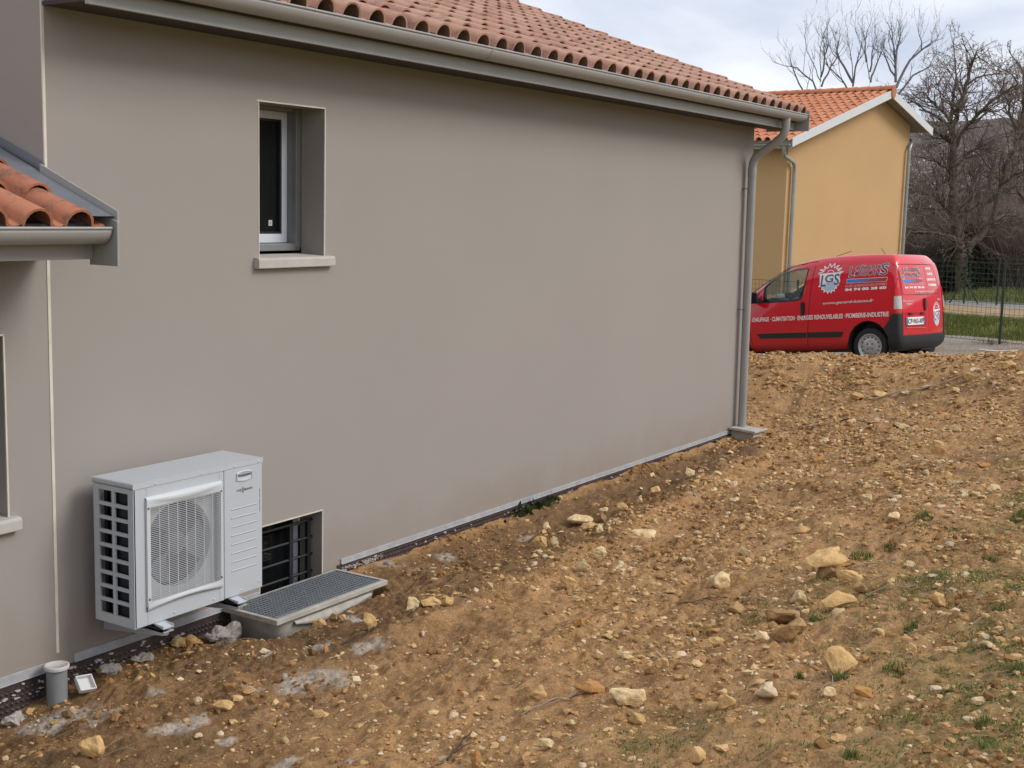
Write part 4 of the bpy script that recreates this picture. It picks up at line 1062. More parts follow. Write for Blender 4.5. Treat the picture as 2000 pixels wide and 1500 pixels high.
for j in range(nV-1):
    for l in range(nL-1):
        fl.append((gv(0,j,l), gv(0,j,l+1), gv(0,j+1,l+1), gv(0,j+1,l))); fl.append((gv(nX-1,j,l), gv(nX-1,j+1,l), gv(nX-1,j+1,l+1), gv(nX-1,j,l+1)))
cage = bpy.data.meshes.new('body'); cage.from_pydata(vl, [], fl)
cage.polygons.foreach_set('use_smooth', [True]*len(fl)); cage.update()
bm = bmesh.new(); bm.from_mesh(cage); bmesh.ops.recalc_face_normals(bm, faces=bm.faces); bm.to_mesh(cage); bm.free()

def evaluated(mesh, mods):
    o = bpy.data.objects.new('tmp', mesh); COL.objects.link(o); mods(o)
    bpy.context.view_layer.update()
    m = bpy.data.meshes.new_from_object(o.evaluated_get(bpy.context.evaluated_depsgraph_get()))
    bpy.data.objects.remove(o); return m
def sub(o):
    s = o.modifiers.new('s', 'SUBSURF'); s.levels = 3; s.render_levels = 3
shell = evaluated(cage, sub)
shell.materials.append(M_RED); shell.materials.append(M_CABIN)
BODY = BVHTree.FromPolygons([v.co[:] for v in shell.vertices], [tuple(p.vertices) for p in shell.polygons])
WINP = [(1.650,1.572),(1.70,1.577),(1.90,1.565),(2.10,1.530),(2.25,1.478),(2.36,1.415),(2.445,1.345),(2.478,1.300),(2.478,1.060),(2.30,1.064),(2.00,1.075),(1.80,1.087),(1.745,1.105),(1.720,1.15),(1.688,1.325),(1.650,1.52)]
cut = MB(); cut.prism([(x, -1.2, z) for x, z in WINP], (0, 2.4, 0))
mc = bpy.data.meshes.new('c1'); mc.from_pydata(cut.v, [], cut.f); mc.materials.append(M_CABIN)
cutters = [mc]
cab = MB(); cab.prism([(1.63,-.66,1.00),(3.05,-.66,1.00),(3.05,-.66,1.24),(2.06,-.66,1.80),(1.97,-.66,1.66),(1.63,-.66,1.66)], (0,1.32,0))
mm = bpy.data.meshes.new('c3'); mm.from_pydata(cab.v, [], cab.f); mm.materials.append(M_CABIN); cutters.append(mm)
for wx in (.561, 3.075):
    for sgn in (1, -1):
        c_ = MB(); n = 40; ring = [(wx+.352*math.cos(2*math.pi*q/n), sgn*.56, .315+(.385 if math.sin(2*math.pi*q/n) > 0 else .45)*math.sin(2*math.pi*q/n)) for q in range(n)]
        c_.prism(ring, (0, sgn*.7, 0)); mm = bpy.data.meshes.new('c2'); mm.from_pydata(c_.v, [], c_.f); mm.materials.append(M_CABIN); cutters.append(mm)
cobs = []
for m in cutters:
    b_ = bmesh.new(); b_.from_mesh(m); bmesh.ops.recalc_face_normals(b_, faces=b_.faces); b_.to_mesh(m); b_.free()
    o = bpy.data.objects.new('cut', m); COL.objects.link(o); cobs.append(o)
def cuts(o):
    for c in cobs:
        q = o.modifiers.new('b', 'BOOLEAN'); q.operation = 'DIFFERENCE'; q.object = c; q.solver = 'EXACT'
shell_plain = shell.copy()
body_mesh = evaluated(shell, cuts)
for c in cobs: bpy.data.objects.remove(c)
body_mesh.name = 'body'
van_body = link('body', body_mesh, None, van)

def hit_side(x, z, sgn=1):
    h = BODY.ray_cast(Vector((x, sgn*3, z)), Vector((0, -sgn, 0)))
    return (h[0], h[1]) if h[0] is not None else (Vector((x, sgn*.8, z)), Vector((0, sgn, 0)))
def hit_rear(y, z):
    h = BODY.ray_cast(Vector((-3, y, z)), Vector((1, 0, 0)))
    return (h[0], h[1]) if h[0] is not None else (Vector((0.02, y, z)), Vector((-1, 0, 0)))
def lmesh(name, v, f, mat, parent, smooth=False, bevel=0, **kw):
    m = bpy.data.meshes.new(name); m.from_pydata([tuple(q) for q in v], [], f)
    m.polygons.foreach_set('use_smooth', [smooth]*len(f)); m.update(); return link(name, m, mat, parent, bevel, **kw)
def decal(name, tv, mat, where, off, parent=None, thick=False):
    """flat vinyl: outline vertices dropped onto the body and lifted by `off`"""
    v = []
    for a, z in tv[0]:
        p, n = hit_side(a, z) if where == 'side' else hit_rear(a, z)
        v.append(p+n*off)
    return lmesh(name, v, tv[1], mat, parent or van_body)
def outline(poly, name, mat, where, off, w, parent=None, closed=True):
    """a strip of width w following a polyline on the body"""
    pts = list(poly)+([poly[0]] if closed else [])
    dense = []
    for a, b in zip(pts[:-1], pts[1:]):
        n = max(1, int(math.dist(a, b)/.06)); dense += [(a[0]+(b[0]-a[0])*i/n, a[1]+(b[1]-a[1])*i/n) for i in range(n)]
    if not closed: dense.append(pts[-1])
    N = len(dense); v = []
    for i in range(N):
        a = dense[(i-1) % N if closed else max(i-1, 0)]; b = dense[(i+1) % N if closed else min(i+1, N-1)]
        d = Vector((b[0]-a[0], b[1]-a[1])); d = d.normalized() if d.length > 0 else Vector((1, 0)); q = Vector((-d.y, d.x))*w/2
        for s in (-1, 1):
            p, nn = hit_side(dense[i][0]+q.x*s, dense[i][1]+q.y*s) if where == 'side' else hit_rear(dense[i][0]+q.x*s, dense[i][1]+q.y*s)
            v.append(p+nn*off)
    f = [(2*i, 2*i+1, 2*((i+1) % N)+1, 2*((i+1) % N)) for i in range(N if closed else N-1)]
    return lmesh(name, v, f, mat, parent or van_body, True)
def patch(name, planes, mat, off, parent=None, thick=None):
    """the part of the shell inside all the half spaces (point, outward normal), lifted off and given a thickness"""
    bm = bmesh.new(); bm.from_mesh(shell_plain)
    for p, n in planes:
        bmesh.ops.bisect_plane(bm, geom=bm.verts[:]+bm.edges[:]+bm.faces[:], plane_co=p, plane_no=n, clear_outer=True)
    bm.normal_update()
    src = bm.faces[:]
    nv = {v: v.normal.copy() for v in bm.verts}
    ret = bmesh.ops.extrude_face_region(bm, geom=src)
    new = [g for g in ret['geom'] if isinstance(g, bmesh.types.BMVert)]
    old = {v for v in bm.verts} - set(new)
    bm.normal_update()
    kd = {tuple(round(c, 6) for c in v.co): n for v, n in nv.items()}
    for v in new:
        n = kd.get(tuple(round(c, 6) for c in v.co), v.normal); v.co += n*off
    m = bpy.data.meshes.new(name); bm.to_mesh(m); bm.free()
    m.materials.clear(); m.materials.append(mat)
    m.polygons.foreach_set('material_index', [0]*len(m.polygons)); m.polygons.foreach_set('use_smooth', [True]*len(m.polygons))
    o = link(name, m, None, parent or van)
    e_ = o.modifiers.new('e', 'EDGE_SPLIT'); e_.split_angle = R(35)
    return o
V3 = Vector
def below(z): return (V3((0,0,z)), V3((0,0,1)))
def above(z): return (V3((0,0,z)), V3((0,0,-1)))
def behind(x): return (V3((x,0,0)), V3((1,0,0)))
def leftof(y): return (V3((0,y,0)), V3((0,-1,0)))
def rightof(y): return (V3((0,y,0)), V3((0,1,0)))
bump_lo = patch('rear_bumper', [below(.455), above(.20), (V3((.245,0,.25)), V3((1,0,.15)))], M_PLAS, .026)
for s in (1, -1):
    side = leftof(.725) if s > 0 else rightof(-.725)
    patch('bumper_corner', [above(.457), below(.80), side, (V3((.285,0,.587)), V3((.213,0,.155))), (V3((.238,0,.46)), V3((.11,0,-.058)))], M_PLAS, .012)
    side = leftof(.735) if s > 0 else rightof(-.735)
    l = patch('tail_lamp', [above(.818), below(1.205), side, (V3((.150,0,1.2)), V3((1,0,.06)))], M_LAMP, .012)
    side = leftof(.738) if s > 0 else rightof(-.738)
    patch('clear_lens', [above(.87), below(1.07), side, behind(.115)], M_CLEAR, .015, l)
# rear doors: two leaves with a gap, vinyl covered window fields
DS = -.105
for (a, b_, nm) in ((DS+.004, .715, 'rear_door'), (-.700, DS-.004, 'rear_door')):
    d = patch(nm, [above(.470), below(1.600), leftof(a), rightof(b_), behind(.22)], M_RED, .007)
WR = lambda pts: outline(pts, 'window_seal', M_SEAM, 'rear', .0095, .010)
WR([(.690,1.10),(.705,1.545),(.66,1.565),(-.40,1.560),(-.45,1.545),(-.600,1.12),(-.585,1.09),(.66,1.085)])
outline([(.70,1.078),(-.56,1.076)], 'crease_highlight', simple('red_highlight', (.60,.10,.10), .3), 'rear', .0098, .007, closed=False)  # flat paler red strip: highlight of the pressed crease put into the colour
outline([(.655,.805),(.655,.60),(.02,.585),(.02,.785)], 'plate_recess', M_SEAM, 'rear', .0088, .012)
outline([(.655,.575),(.02,.562)], 'plate_ledge', simple('red_edge', (.60,.09,.09), .3), 'rear', .016, .02, closed=False)
def rect(a, b, c, d): return ([(a, c), (b, c), (b, d), (a, d)], [(0,1,2,3)])
rectr = lambda y1, y0, z0, z1: ([(y1, z0), (y0, z0), (y0, z1), (y1, z1)], [(0,1,2,3)])
def mtext(s, y1, y0, z0, z1, bold=0., shear=0.):
    v, f = fit_text(s, 0, 1, z0, z1, bold, shear); return [(y1+(y0-y1)*x, z) for x, z in v], f
# number plate
pl = decal('number_plate', rectr(.648,.062,.615,.735), M_VW, 'rear', .016, van)
decal('plate_band', rectr(.646,.600,.617,.733), M_BLUE, 'rear', .018, pl); decal('plate_band', rectr(.104,.064,.617,.733), M_BLUE, 'rear', .018, pl)
decal('plate_number', mtext('CP-963-XP', .592, .112, .636, .712, .012), M_BLACK, 'rear', .0185, pl)
for y in (.50, .13):
    p_, n_ = hit_rear(y, .785); b = MB(); b.prism([V3((p_.x-.004, y-.06, .77)), V3((p_.x-.028, y-.045, .775)), V3((p_.x-.028, y-.045, .80)), V3((p_.x-.004, y-.06, .805))], (0,.11,0)); lmesh('plate_lamp', b.v, b.f, M_PLAS, van)
p_, n_ = hit_rear(.03, .93)
b = MB(); b.prism([V3((p_.x-.012, .03+.036*math.cos(a), .928+.105*math.sin(a)*(1 if abs(math.sin(a)) < .9 else .97))) for a in [2*math.pi*q/16 for q in range(16)]], (-.016,0,0)); lmesh('rear_handle', b.v, b.f, M_BLACK, van, False, .006)

# ---- lettering shared by flank and rear
def bold_pair(name, tf, where, off, parent, thin=.012, thick=.045, dark=M_VG):
    decal(name, tf(thick), M_VW, where, off, parent); decal(name, tf(thin), dark, where, off+.0015, parent)
def logo_text(where, T, x0, x1, z0, z1, off, parent):
    """L + GÉRARD' above OISON + S, white edged grey letters; T(u,w) maps the logo's unit box"""
    def put(s, u0, u1, w0, w1, shear, thin=.004):
        for grow, mat, o_ in ((.030, M_VW, off), (thin, M_VG, off+.0016)):
            v, f = fit_text(s, 0, 1, 0, 1, grow, shear)
            g = .010 if mat is M_VW else 0
            du = g*(1 if len(s) > 1 else 1)
            vv = []
            for x, y in v:
                u = (u0-du)+(u1-u0+2*du)*x; w = (w0-2.2*g)+(w1-w0+4.4*g)*y
                vv.append((x0+(x1-x0)*u, z0+(z1-z0)*(w)))
            decal('logo_letters', (vv, f), mat, where, o_, parent)
    put('L', .03, .165, .02, .88, .12); put('OISON', .165, .80, .07, .46, .12); put("GÉRARD'", .19, .84, .56, 1.0, .12); put('S', .80, .985, .04, 1.0, .12)
def gradient_bar(where, x0, x1, z0, z1, off, parent):
    decal('bar_outline', rect(x0-(.006 if x1 > x0 else -.006), x1+(.006 if x1 > x0 else -.006), z0-.006, z1+.006), M_VW, where, off, parent)
    n = 14; v = []; f = []
    for i in range(n+1):
        x = x0+(x1-x0)*i/n; v += [(x, z0), (x, z1)]
    f = [(2*i, 2*i+2, 2*i+3, 2*i+1) for i in range(n)]
    o = decal('gradient_bar', (v, f), M_GRAD, where, off+.0015, parent)
    at = o.data.attributes.new('along', 'FLOAT', 'POINT'); at.data.foreach_set('value', [i/n for i in range(n+1) for _ in (0, 1)])
def emblem(where, cx_, zc, w, h, off, parent, sgn):
    """sun over a shield with LGS"""
    X = lambda u: cx_+sgn*w*u/2
    Z = lambda t: zc+h*t/2
    pts = []; tips = [(-.98,.40),(-.90,.62),(-.60,.85),(-.16,1.0),(.22,1.0),(.60,.86),(.86,.66),(1.0,.42)]
    ins = [(-.52,.50),(-.44,.60),(-.30,.68),(.0,.74),(.26,.68),(.42,.60),(.52,.50)]
    ring = []
    for i, t in enumerate(tips):
        ring.append(t)
        if i < len(ins): ring.append(ins[i])
    lw_ = .055
    for a, b_ in zip(ring[:-1], ring[1:]):                            # outlined rays
        d = Vector((b_[0]-a[0], b_[1]-a[1])).normalized(); q = Vector((-d.y, d.x))*lw_/2
        decal('sun_ray', ([(X(a[0]+q.x), Z(a[1]+q.y)), (X(b_[0]+q.x), Z(b_[1]+q.y)), (X(b_[0]-q.x), Z(b_[1]-q.y)), (X(a[0]-q.x), Z(a[1]-q.y))], [(0,1,2,3)]), M_VW, where, off, parent)
    n = 10; arc = [(.27*math.cos(math.pi*i/n), .40+.17*math.sin(math.pi*i/n)) for i in range(n+1)]; arc2 = [(x*.80, .40+(y-.40)*.78) for x, y in arc]
    decal('sun_disc', ([(X(x), Z(y)) for x, y in arc]+[(X(x), Z(y)) for x, y in arc2], [(i, i+1, n+2+i, n+1+i) for i in range(n)]), M_VW, where, off, parent)
    sh = [(-1.0,.36),(.98,.40),(.74,.34),(.74,.10),(.80,-.12),(.80,-.26),(.66,-.36),(.74,-.44),(.56,-.50),(.60,-.66),(.44,-.66),(.42,-.86),(.26,-.80),(.14,-.97),(.02,-.82),(-.14,-1.0),(-.24,-.80),(-.46,-.90),(-.46,-.70),(-.66,-.72),(-.62,-.54),(-.92,-.50),(-.80,-.36),(-.84,.10),(-.82,.32)]
    # fan of triangles round the shield's middle
    for grow, mat, o_ in ((1.0, M_VW, off), (.86, M_VPALE, off+.0013)):
        v = [(X(0), Z(-.2))]+[(X(x*grow), Z(-.2+(y+.2)*grow)) for x, y in (sh if grow == 1 else [q for q in sh if q[1] < -.1])]
        f = [(0, i, i % (len(v)-1)+1) for i in range(1, len(v) if grow == 1 else len(v)-1)]
        decal('shield', (v, f), mat, where, o_, parent)
    for s, u0, u1, t0, t1 in (('L', -.74, -.28, -.50, .24), ('G', -.40, .28, -.24, .28), ('S', .30, .74, -.44, .30)):
        for grow, mat, o_ in ((.05, M_VW, off+.0024), (.018, M_VNAVY, off+.0034)):
            v, f = fit_text(s, u0-(.04 if mat is M_VW else 0), u1+(.04 if mat is M_VW else 0), t0-(.02 if mat is M_VW else 0), t1+(.02 if mat is M_VW else 0), grow, .08)
            decal('shield_letters', ([(X(x), Z(y)) for x, y in v], f), mat, where, o_, parent)
def stext(name, s, xl, xr, z0, z1, mat, off, bold=0., shear=0.):
    v, f = fit_text(s, 0, 1, 0, 1, bold, shear)
    return decal(name, ([(xl+(xr-xl)*x, z0+(z1-z0)*y) for x, y in v], f), mat, 'side', off, van_body)
def fitq(s, p00, p10, p01, p11, bold, shear):
    """text in a slanting box given by its four corners"""
    v, f = fit_text(s, 0, 1, 0, 1, bold, shear); o_ = []
    for x, y in v:
        a = (p00[0]+(p10[0]-p00[0])*x, p00[1]+(p10[1]-p00[1])*x); b_ = (p01[0]+(p11[0]-p01[0])*x, p01[1]+(p11[1]-p01[1])*x)
        o_.append((a[0]+(b_[0]-a[0])*y, a[1]+(b_[1]-a[1])*y))
    return o_, f
words = [('CHAUFFAGE', 0, .133), ('·', .142, .147), ('CLIMATISATION', .156, .330), ('·', .337, .342), ('ENERGIES RENOUVELABLES', .350, .682), ('·', .690, .695), ('PlOMBERIE-INDUSTRIE', .703, 1.0)]
for s, a, b_ in words:
    xa, xb = 2.66-(2.66-.200)*a, 2.66-(2.66-.200)*b_
    za, zb = .738+.0205*a*1.2, .738+.0205*b_*1.2
    hgt_t = .074 if s != '·' else .014; lift = 0 if s != '·' else .03
    decal('side_slogan', fitq(s, (xa, za+lift), (xb, zb+lift), (xa, za+hgt_t+lift), (xb, zb+hgt_t+lift), .022, 0.10 if s != '·' else 0), M_VW, 'side', .004)
decal('web_address', fitq('www.gerard-loison.fr', (1.335, .972), (.445, .985), (1.335, 1.028), (.445, 1.045), .045, .25), M_VSIL, 'side', .004)
decal('phone_number', fitq('04 74 00 38 60', (.945, 1.183), (.245, 1.190), (.945, 1.228), (.245, 1.235), .055, 0), M_VW, 'side', .004)
decal('address_line', fitq('01330 AMBERIEUX-EN-DOMBES', (.942, 1.243), (.24, 1.250), (.942, 1.280), (.24, 1.287), .0, 0), M_VSIL, 'side', .004)
gradient_bar('side', .92, .245, 1.312, 1.368, .004, van_body)
logo_text('side', None, .915, .225, 1.402, 1.590, .004, van_body)
emblem('side', 1.222, 1.396, .45, .49, .004, van_body, -1)
# rear lettering
logo_text('rear', None, .70, .05, 1.352, 1.520, .012, van_body)
gradient_bar('rear', .64, .03, 1.278, 1.330, .012, van_body)
decal('address_line', mtext('01330 AMBERIEUX-EN-DOMBES', .625, .0, 1.236, 1.258), M_VSIL, 'rear', .012)
decal('phone_number', mtext('04 74 00 38 60', .622, -.008, 1.182, 1.216, .05), M_VW, 'rear', .012)
decal('web_address', mtext('www.gerard-loison.fr', .335, -.36, 1.112, 1.150, .04, .2), M_VSIL, 'rear', .012)
for s, a, b_, z in (('SANITAIRE', -.15, -.33, 1.478), ('CHAUFFAGE', -.165, -.385, 1.393), ('CLIMATISATION', -.125, -.49, 1.303), ('PLOMBERIE', -.175, -.488, 1.216)):
    decal('trade_words', mtext(s, a, b_, z, z+.038, .05), M_VW, 'rear', .012)
decal('maker_name', mtext('PEUGEOT', .700, .375, .975, 1.003, .015), M_VSIL, 'rear', .010)
decal('model_name', mtext('Bipper', .605, .45, .925, .962, .03), M_VSIL, 'rear', .010)
decal('model_name', mtext('HDi', -.475, -.625, .990, 1.014, .03), M_VSIL, 'rear', .010)
emblem('rear', -.420, .765, .30, .40, .011, van_body, -1)

# ---- flank: seams, window rubber and panes, handle, rubbing strips, mirror
outline([(1.50,1.690),(1.515,1.60),(1.54,1.434),(1.585,.95),(1.615,.60),(1.64,.275)], 'door_seam', M_SEAM, 'side', .0022, .011, closed=False)
outline([(1.50,1.690),(1.755,1.672),(2.05,1.612),(2.30,1.50),(2.52,1.36),(2.70,1.24)], 'door_seam', M_SEAM, 'side', .0022, .010, closed=False)
outline([(2.74,1.10),(2.73,.8),(2.70,.5),(2.66,.29)], 'door_seam', M_SEAM, 'side', .0022, .010, closed=False)
outline([(.118,1.60),(.085,1.40),(.105,1.21)], 'panel_seam', M_SEAM, 'side', .0022, .009, closed=False)
outline([(.155,1.205),(.160,1.00),(.152,.82),(.20,.70)], 'panel_seam', M_SEAM, 'side', .0022, .011, closed=False)
for s in (1, -1):
    v = []; f = []; n = len(WINP)
    def hs(x, z): return hit_side(x, z, s)
    c0 = np.mean(WINP, 0)
    for x, z in WINP:
        for gsc in (-.022, .006):
            d = Vector((x-c0[0], z-c0[1])).normalized(); p, nn = hs(x+d.x*gsc*-1, z+d.y*gsc*-1)
            v.append(p+nn*(.004))
    rr_ = [(2*i, 2*i+1, 2*((i+1) % n)+1, 2*((i+1) % n)) for i in range(n)]
    wr = lmesh('window_rubber', v, rr_, M_BLACK, van)
    v = [hs(x, z)[0]+hs(x, z)[1]*-.012 for x, z in WINP]
    lmesh('side_window', v, [tuple(range(n))], M_VGLASS, van)
    q = [(2.482,1.305),(2.60,1.215),(2.645,1.165),(2.64,1.05),(2.482,1.05)]
    lmesh('mirror_base', [hs(x, z)[0]+hs(x, z)[1]*.006 for x, z in q], [tuple(range(5))], M_BLACK, van)
    b = MB(); y0, y1 = s*.86, s*1.075
    sec = [(2.55,1.055),(2.625,1.045),(2.665,1.09),(2.67,1.20),(2.635,1.245),(2.555,1.24)]
    b.prism([(x, min(y0, y1), z) for x, z in sec], (0, abs(y1-y0), 0))
    mi = lmesh('door_mirror', b.v, b.f, M_PLAS, van, False, .022)
    b = MB(); b.box(2.546, min(y0,y1)+.025, 1.068, 2.5495, max(y0,y1)-.02, 1.225); lmesh('mirror_glass', b.v, b.f, M_GLASS, mi)
sh_ = [(1.662,.84),(1.662,1.015),(1.678,1.04),(1.722,1.04),(1.738,1.015),(1.738,.84),(1.722,.815),(1.678,.815)]
p0, n0 = hit_side(1.70, .93); b = MB(); b.prism([(x, p0.y-.004, z) for x, z in sh_], (0, .012, 0)); dh = lmesh('door_handle', b.v, b.f, M_BLACK, van, False, .006)
b = MB(); b.prism([(x, p0.y+.008, z) for x, z in ((1.682,.87),(1.682,1.01),(1.712,1.01),(1.712,.87))], (0, .016, 0)); lmesh('handle_grip', b.v, b.f, M_PLAS, dh, False, .006)
for pl_ in ([(2.575,.540),(2.505,.462),(1.655,.458),(1.650,.545)], [(1.622,.545),(1.627,.458),(1.02,.458),(.985,.543)]):
    v = []; 
    for o_ in (.0, .016):
        for x, z in pl_: p, nn = hit_side(x, z); v.append(p+nn*o_)
    lmesh('rubbing_strip', v, [(3,2,1,0),(4,5,6,7),(0,1,5,4),(1,2,6,5),(2,3,7,6),(3,0,4,7)], M_PLAS, van, False, .004)
# wheels
def wheel(x, s):
    yc = s*.715
    root_ = None
    b = MB(); b.lathe([(.20,-.085),(.262,-.090),(.288,-.072),(.296,-.03),(.296,.03),(.288,.072),(.262,.090),(.20,.085)], (x, yc, .296), 'Y', 40)
    for i in range(40): pass
    wv = lmesh('wheel', b.v, b.f, M_TYRE, van, True)
    d = 1 if s > 0 else -1
    b = MB(); b.lathe([(.205,d*.080),(.200,d*.088),(.190,d*.086),(.180,d*.066),(.160,d*.058),(.130,d*.062),(.112,d*.074),(.085,d*.080),(.045,d*.078),(.030,d*.086),(0,d*.088)], (x, yc, .296), 'Y', 40)
    rm = lmesh('rim', b.v, b.f, M_RIM, wv, True)
    b = MB()
    for i in range(14):
        a = 2*math.pi*i/14; c_, s_ = x+.146*math.cos(a), .296+.146*math.sin(a)
        b.add([(c_+.0125*math.cos(q)*1.0, yc+d*.0645, s_+.0125*math.sin(q)) for q in [2*math.pi*j/8 for j in range(8)]], [tuple(range(8))])
    for i in range(4):
        a = 2*math.pi*(i+.5)/4; c_, s_ = x+.056*math.cos(a), .296+.056*math.sin(a)
        b.add([(c_+.012*math.cos(q), yc+d*.0835, s_+.012*math.sin(q)) for q in [2*math.pi*j/8 for j in range(8)]], [tuple(range(8))])
    lmesh('rim_holes', b.v, b.f, M_HOLE, wv, kind='stuff')
    b = MB(); n = 24; v = []
    for i in range(n+1):
        a = R(-28)+R(236)*i/n
        for rx, rz, y in ((.352,.385,s*.843),(.345,.375,s*.70),(.33,.36,s*.56)): v.append((x+rx*math.cos(a), y, .315+rz*math.sin(a)))
    lmesh('wheel_arch_liner', v, [(3*i+j, 3*i+j+1, 3*i+4+j, 3*i+3+j) for i in range(n) for j in range(2)], M_PLAS, van, True)
for x in (.561, 3.075):
    for s in (1, -1): wheel(x, s)
b = MB(); b.box(.3, -.5, .20, 3.4, .5, .26); b.tube([(.561,-.65,.28),(.561,.65,.28)], .04, 8); b.box(.10,-.42,.20,.40,-.05,.33); lmesh('underbody', b.v, b.f, M_BLACK, van)
b = MB(); b.add([(2.02,-.62,1.655),(2.02,.62,1.655),(2.88,.66,1.185),(2.88,-.66,1.185),(2.02,0,1.675),(2.88,0,1.215)], [(0,4,5,3),(4,1,2,5)], True); lmesh('windscreen', b.v, b.f, M_VGLASS, van, True)
# cab furniture seen through the side window
st = MB(); n = 28; v = []
cst = Vector((2.13, .36, 1.06)); ax1 = Vector((0,1,0)); ax2 = Vector((-.45,0,.89)).normalized()
st.tube([cst+ax1*.185*math.cos(2*math.pi*i/n)+ax2*.185*math.sin(2*math.pi*i/n) for i in range(n+1)], .017, 8, False); st.tube([cst-ax1*.17, cst+ax1*.17], .02, 6); lmesh('steering_wheel', st.v, st.f, M_BLACK, van, True)
b = MB(); b.prism([(2.05,-.7,1.03),(2.50,-.7,1.03),(2.50,-.7,1.10),(2.36,-.7,1.135),(2.10,-.7,1.085)], (0,1.4,0)); lmesh('dashboard', b.v, b.f, M_CABIN, van, False, .02)
b = MB(); b.box(2.27,.10,1.10,2.37,.28,1.22); lmesh('instrument_hood', b.v, b.f, M_BLACK, van, False, .02)
b = MB(); b.prism([(2.40,.2,1.10),(2.44,.2,1.10),(2.47,.2,1.20),(2.43,.2,1.20)], (0,.22,0)); lmesh('paper_sheet', b.v, b.f, M_VW, van)
# aerials
for a, b_ in (((1.50,.35,1.725),(1.05,.38,1.835)), ((.62,.05,1.75),(.70,.05,1.86))):
    q = MB(); q.tube([a, b_], .005, 5); q.tube([a, Vector(a)+(Vector(b_)-Vector(a))*.12], .009, 6); lmesh('aerial', q.v, q.f, M_BLACK, van)
# ================================================================== STONES, each larger one an object of its own
def stone_mat(name, a, b, c_):
    k = NT(name); o = k.obj(); oi = k.n('ShaderNodeObjectInfo').outputs['Random']
    n = k.noise(14, 6, .68, o, .3); n2 = k.noise(90, 5, .7, o); n3 = k.noise(5, 4, .6, o)
    c = k.mix(k.framp(n, .35, .68), a, b); c = k.mix(k.math('MULTIPLY', k.framp(n3, .5, .75), .6), c, c_)
    c = k.mix(k.math('MULTIPLY', k.framp(n2, .5, .3), .45), c, tuple(x*.45 for x in a))
    hv = k.n('ShaderNodeHueSaturation'); k.set(hv.inputs['Color'], c); k.set(hv.inputs['Value'], k.math('ADD', .86, k.math('MULTIPLY', oi, .28)))
    k.bump(k.math('ADD', k.math('MULTIPLY', n2, .6), n), .7, .012)
    return k.fin(hv.outputs[0], .93, 0, .25)
M_ST = [stone_mat('tan_limestone', (.53,.325,.135), (.69,.475,.225), (.44,.24,.09)), stone_mat('pale_limestone', (.64,.47,.245), (.78,.61,.37), (.52,.33,.14)),
        stone_mat('white_limestone', (.58,.45,.29), (.68,.55,.38), (.45,.31,.16)), stone_mat('orange_stone', (.48,.235,.08), (.56,.31,.115), (.36,.165,.055)),
        stone_mat('brown_stone', (.31,.18,.078), (.44,.28,.13), (.21,.115,.05)), stone_mat('mortar_lump', (.33,.30,.275), (.46,.425,.39), (.27,.22,.17))]
def rock_mesh(name, w, d, h, seed, cuts=3, npts=15, rough=.05):
    r = random.Random(seed); bm = bmesh.new()
    for i in range(npts):
        v = Vector((r.gauss(0,1), r.gauss(0,1), r.gauss(0,1))).normalized()
        q = r.uniform(.85, 1.0)
        bm.verts.new((v.x*w/2*q*1.05, v.y*d/2*q*1.05, v.z*h/2*q*1.1))
    ret = bmesh.ops.convex_hull(bm, input=bm.verts[:])
    bmesh.ops.delete(bm, geom=[g for g in ret['geom_interior'] if isinstance(g, bmesh.types.BMVert)], context='VERTS')
    if cuts:
        bmesh.ops.triangulate(bm, faces=bm.faces[:])
        es = [e_ for e_ in bm.edges if e_.calc_length() > .25*max(w, d)]
        bmesh.ops.subdivide_edges(bm, edges=bm.edges[:], cuts=1, use_grid_fill=True)
        if cuts > 1: bmesh.ops.subdivide_edges(bm, edges=bm.edges[:], cuts=cuts-1, use_grid_fill=True)
        bmesh.ops.smooth_vert(bm, verts=bm.verts[:], factor=.35, use_axis_x=True, use_axis_y=True, use_axis_z=True)
        s = 3.2/max(w, d); off = Vector((r.uniform(0,90), r.uniform(0,90), r.uniform(0,90)))
        bm.normal_update()
        for v in bm.verts:
            p = v.co*s+off
            k_ = mnoise.fractal(p, 1.0, 2.0, 4)
            v.co += v.normal*k_*rough*max(w, d)*1.3
    bmesh.ops.recalc_face_normals(bm, faces=bm.faces[:])
    m = bpy.data.meshes.new(name); bm.to_mesh(m); bm.free()
    m.polygons.foreach_set('use_smooth', [False]*len(m.polygons)); m.update(); return m
def G(x, y):
    """height of the ground sheet itself at one point"""
    i = min(max(int(np.searchsorted(gx, x))-1, 0), len(gx)-2); j = min(max(int(np.searchsorted(gy, y))-1, 0), len(gy)-2)
    u = (x-gx[i])/(gx[i+1]-gx[i]); v = (y-gy[j])/(gy[j+1]-gy[j])
    return float((GZ[i,j]*(1-u)+GZ[i+1,j]*u)*(1-v)+(GZ[i,j+1]*(1-u)+GZ[i+1,j+1]*u)*v)
def put_rock(x, y, w, h, kind, flat, label, i, dz=None, tilt=None, rough=.05, group=None):
    r = random.Random(i*13+5)
    d = w*r.uniform(.6, .85); hh = h*1.15/(.93)
    if flat: hh = h*.95; d = w*r.uniform(.75, 1.0)
    w *= 1.10; d *= 1.10; hh *= 1.12
    m = rock_mesh('stone', w*1.04, d, hh, i*7+3, 3, 11+i % 6, rough); m.materials.append(M_ST[kind])
    o = link('stone', m)
    # the hull's base is sunk a little into the soil
    z = G(x, y)
    o.location = (x+.25*d*.85, y+.25*d*.55, z+hh*.5-hh*r.uniform(.08, .18) if dz is None else dz)
    o.rotation_euler = tilt or (r.uniform(-.12, .12), r.uniform(-.12, .12), R(-58)+r.uniform(-.35, .35))
    tag(o, label, 'stone', group); return o
